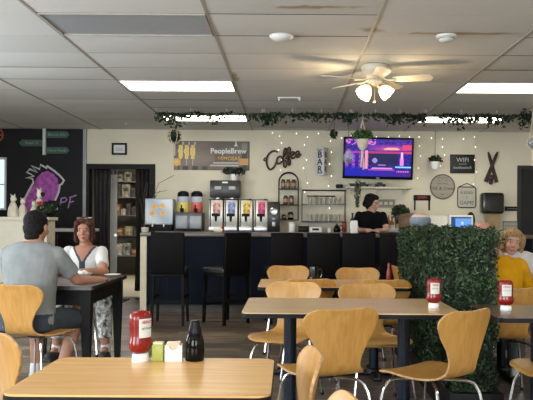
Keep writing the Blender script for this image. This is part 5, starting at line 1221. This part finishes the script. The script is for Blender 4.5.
# 1 man in grey, back to camera
def hair_short(m, MH):
    EH(m, MH, (0, -.022, .046), (.083, .096, .084)); EH(m, MH, (0, -.045, -.005), (.076, .068, .075)); EH(m, MH, (0, -.055, -.065), (.058, .050, .045))
man = dict(nm='a', tone=(.42, .21, .14), head=(0, .12, 1.185), neck=(0, .075, 1.06), pitch=-6, yaw=0, torso=torso_sit(.205, .125, .06, .46, 1.085, belly=.04), shirt=(.235, .25, .25), sleeve=.72,
           arms=[((.19, .07, .99), (.25, .25, .80), (.33, .48, .785), (-.2, .9, 0), (0, 0, 1), 1), ((-.19, .07, .99), (-.30, .26, .80), (-.22, .50, .785), (.5, .8, 0), (0, 0, 1), -1)],
           legs=[((.10, .02, .52), (.17, .42, .49), (.09, .30, .09), (.11, .43, .04)), ((-.10, .02, .52), (-.17, .42, .49), (-.17, .40, .09), (-.17, .54, .04))], pants=.95, pcol=(.035, .048, .065), hair=hair_short, hcol=(.012, .010, .010), shoe=(.5, .5, .48), hs=1.0, nw=1.1)
person('man in a grey T-shirt seated with his back to the camera', (-1.865, 5.22, 0), R(-12), man)
# 2 woman in white
def hair_bob(m, MH):
    EH(m, MH, (0, -.022, .052), (.086, .096, .080)); EH(m, MH, (0, .030, .096), (.070, .050, .030))
    for s_ in (-1, 1): EH(m, MH, (s_ * .076, .012, .01), (.022, .055, .07)); EH(m, MH, (s_ * .074, -.002, -.065), (.026, .050, .052)); EH(m, MH, (s_ * .055, .062, .073), (.030, .026, .030))
    EH(m, MH, (0, -.06, -.04), (.075, .05, .085))
pw = mat('print_trousers', (.5, .5, .48), .8, noise=.95, nscale=26)
wom = dict(nm='b', sr=.056, tone=(.42, .20, .135), head=(0, .07, 1.145), neck=(0, .02, 1.00), pitch=-3, yaw=4, torso=torso_sit(.158, .11, .03, .46, 1.005, belly=.02), shirt=(.66, .65, .63), trim=(.04, .045, .07), vz=1.0, sleeve=.7,
           arms=[((.155, .04, .945), (.23, .20, .76), (.13, .42, .785), (-.9, .5, 0), (0, 0, 1), 1), ((-.155, .04, .945), (-.225, .26, .775), (-.06, .40, .785), (.95, .3, 0), (0, 0, 1), -1)],
           legs=[((.09, .02, .52), (.13, .42, .50), (.16, .38, .09), (.18, .50, .04)), ((-.09, .02, .52), (-.26, .38, .50), (-.27, .34, .09), (-.28, .46, .04))], pants=1.75, pmat=pw, hair=hair_bob, hcol=(.065, .030, .020), brow=(.07, .04, .03))
tw, MHw = person('woman in a white V-neck top with sunglasses on her head, facing the camera', (-1.915, 6.93, 0), PI, wom)
m = MB()
for s_ in (-1, 1):
    m.ell(MHw @ Vector((s_ * .034, .060, .118)), (.027, .012, .016), MHw.to_3x3()); 
m.box(MHw @ Vector((0, .066, .120)), (.02, .006, .006)); m.build('sunglasses', mat('sunglass_brown', (.10, .06, .04), .15), tw)
m = MB(); m.ell(MHw @ Vector((-.058, .062, .125)), (.022, .006, .005)); m.build('painted_glint', mat('glint_pale', (.7, .68, .6), .3), tw)  # pale sliver painted as a glint on one side of the sunglasses
# 3 barista
def hair_bun(m, MH):
    EH(m, MH, (0, -.022, .050), (.086, .097, .085)); EH(m, MH, (0, .020, .092), (.076, .062, .036))
    for s_ in (-1, 1): EH(m, MH, (s_ * .074, .018, .018), (.020, .042, .06)); EH(m, MH, (s_ * .070, -.01, -.03), (.018, .03, .05))
    EH(m, MH, (0, -.085, -.02), (.055, .045, .05)); EH(m, MH, (0, -.06, .07), (.07, .05, .05)); EH(m, MH, (-.03, -.10, .0), (.05, .045, .06))
bar = dict(nm='c', sr=.058, tone=(.50, .30, .22), hs=1.1, head=(-.0, .11, 1.515), neck=(0, .03, 1.395), yaw=50, pitch=-14, tilt=0, torso=[(x, y, z, rx, ry) for x, y, z, rx, ry in torso_sit(.178, .11, .05, .86, 1.41)], shirt=(.004, .004, .005), sleeve=.62,
           arms=[((.175, .05, 1.345), (.26, .10, 1.13), (.05, .42, 1.128), (-.8, .6, 0), (0, 0, 1), 1), ((-.175, .05, 1.345), (-.22, .12, 1.12), (-.04, .36, 1.128), (.9, .4, 0), (0, 0, 1), -1)],
           legs=[((.09, 0, .86), (.10, .01, .48), (.10, -.02, .09), (.10, .12, .04)), ((-.09, 0, .86), (-.10, .01, .48), (-.10, -.02, .09), (-.10, .12, .04))], pants=1.9, hair=hair_bun, hcol=(.014, .009, .008))
person('barista in a black T-shirt looking aside behind the counter', (1.205, 10.72, 0), PI, bar)
# 4 yellow shirt
def hair_fringe(m, MH):
    for s_ in (-1, 1): EH(m, MH, (s_ * .070, -.035, .005), (.014, .045, .032))
    EH(m, MH, (0, -.095, .0), (.05, .014, .034)); EH(m, MH, (0, -.085, -.03), (.05, .022, .03))
yel = dict(nm='d', tone=(.50, .25, .19), head=(-.13, .14, 1.135), neck=(-.05, .09, .985), pitch=-10, tilt=-8, yaw=-20, torso=torso_sit(.165, .14, .08, .46, 1.01, belly=.05, side=-.05), shirt=(.62, .30, .008), sleeve=.95,
           arms=[((.115, .09, .925), (.20, .24, .76), (.22, .50, .785), (-.6, .7, 0), (0, 0, 1), 1), ((-.19, .08, .94), (-.20, .30, .79), (-.10, .54, .785), (.4, .8, 0), (0, 0, 1), -1)],
           legs=[((.10, .02, .52), (.15, .42, .49), (.15, .38, .09), (.15, .52, .04)), ((-.10, .02, .52), (-.12, .42, .49), (-.12, .38, .09), (-.12, .52, .04))], pants=1.9, pcol=(.06, .06, .07), hair=hair_fringe, hcol=(.45, .40, .36), nw=1.1)
person('balding person in a mustard-yellow shirt seated with back to the camera', (1.56, 5.27, 0), R(-8), yel)
# 5 blonde woman in white
def hair_blonde(m, MH):
    EH(m, MH, (0, -.02, .050), (.094, .102, .086)); EH(m, MH, (.01, .055, .085), (.068, .044, .034))
    for s_ in (-1, 1): EH(m, MH, (s_ * .090, -.005, .015), (.026, .055, .075)); EH(m, MH, (s_ * .085, -.01, -.050), (.028, .048, .050))
    EH(m, MH, (0, -.06, -.02), (.092, .058, .10))
blo = dict(nm='e', tone=(.62, .34, .26), head=(.05, .11, 1.065), neck=(0, .05, .93), yaw=-8, pitch=-4, tilt=-9, torso=torso_sit(.20, .13, .05, .46, .985, belly=.05), shirt=(.72, .72, .72), sleeve=1.35,
           arms=[((.20, .06, .90), (.28, .24, .77), (.14, .44, .785), (-.6, .7, 0), (0, 0, 1), 1), ((-.20, .06, .90), (-.28, .24, .77), (-.14, .44, .785), (.6, .7, 0), (0, 0, 1), -1)],
           legs=[((.10, .02, .52), (.15, .42, .49), (.15, .38, .09), (.15, .50, .04)), ((-.10, .02, .52), (-.15, .42, .49), (-.15, .38, .09), (-.15, .50, .04))], pants=1.9, pcol=(.05, .05, .06), hair=hair_blonde, hcol=(.36, .24, .12), hd=(.002, .05), brow=(.25, .15, .08), hs=1.02)
person('blonde woman in a white shirt facing the camera at the right', (2.10, 6.80, 0), PI, blo)
# 6 capped person behind the hedge
def hair_low(m, MH): EH(m, MH, (0, -.04, -.01), (.080, .075, .06))
cp = dict(nm='f', tone=(.48, .26, .2), head=(0, .02, 1.20), neck=(0, .05, 1.06), torso=torso_sit(.17, .11, .0, .46, 1.08), shirt=(.12, .14, .18),
          arms=[((.20, .06, 1.01), (.28, .24, .82), (.2, .46, .80), (-.4, .8, 0), (0, 0, 1), 1), ((-.20, .06, 1.01), (-.28, .24, .82), (-.2, .46, .80), (.4, .8, 0), (0, 0, 1), -1)],
          legs=[((.10, .02, .52), (.15, .42, .49), (.15, .38, .09), (.15, .50, .04)), ((-.10, .02, .52), (-.15, .42, .49), (-.15, .38, .09), (-.15, .50, .04))], pants=1.9, hair=hair_low, hcol=(.25, .22, .2))
tp, MHp = person('person in a grey-blue and pink cap just showing above the hedge', (1.32, 7.36, 0), R(-75), cp)
m = MB(); EH(m, MHp, (0, -.012, .058), (.100, .112, .086)); cm_ = remeshed(m, .007, 2)
o = put('cap', cm_, [mat('cap_blue', (.17, .21, .27), .8), mat('cap_pink', (.50, .26, .24), .8), mat('cap_pale', (.42, .45, .50), .8)], tp)
for f in cm_.polygons:
    z = (MHp.inverted() @ f.center).z; f.material_index = 1 if z > .118 else (2 if z > .098 else 0)
m = MB(); m.prism([MHp @ Vector(v) for v in ((-.07, .07, .03), (-.055, .15, .015), (0, .18, .01), (.055, .15, .015), (.07, .07, .03))], (0, 0, .006)); m.build('brim', MATS['cap_blue'], tp)
for o in list(S.objects):
    if o.type == 'LIGHT': o['kind'] = 'helper'
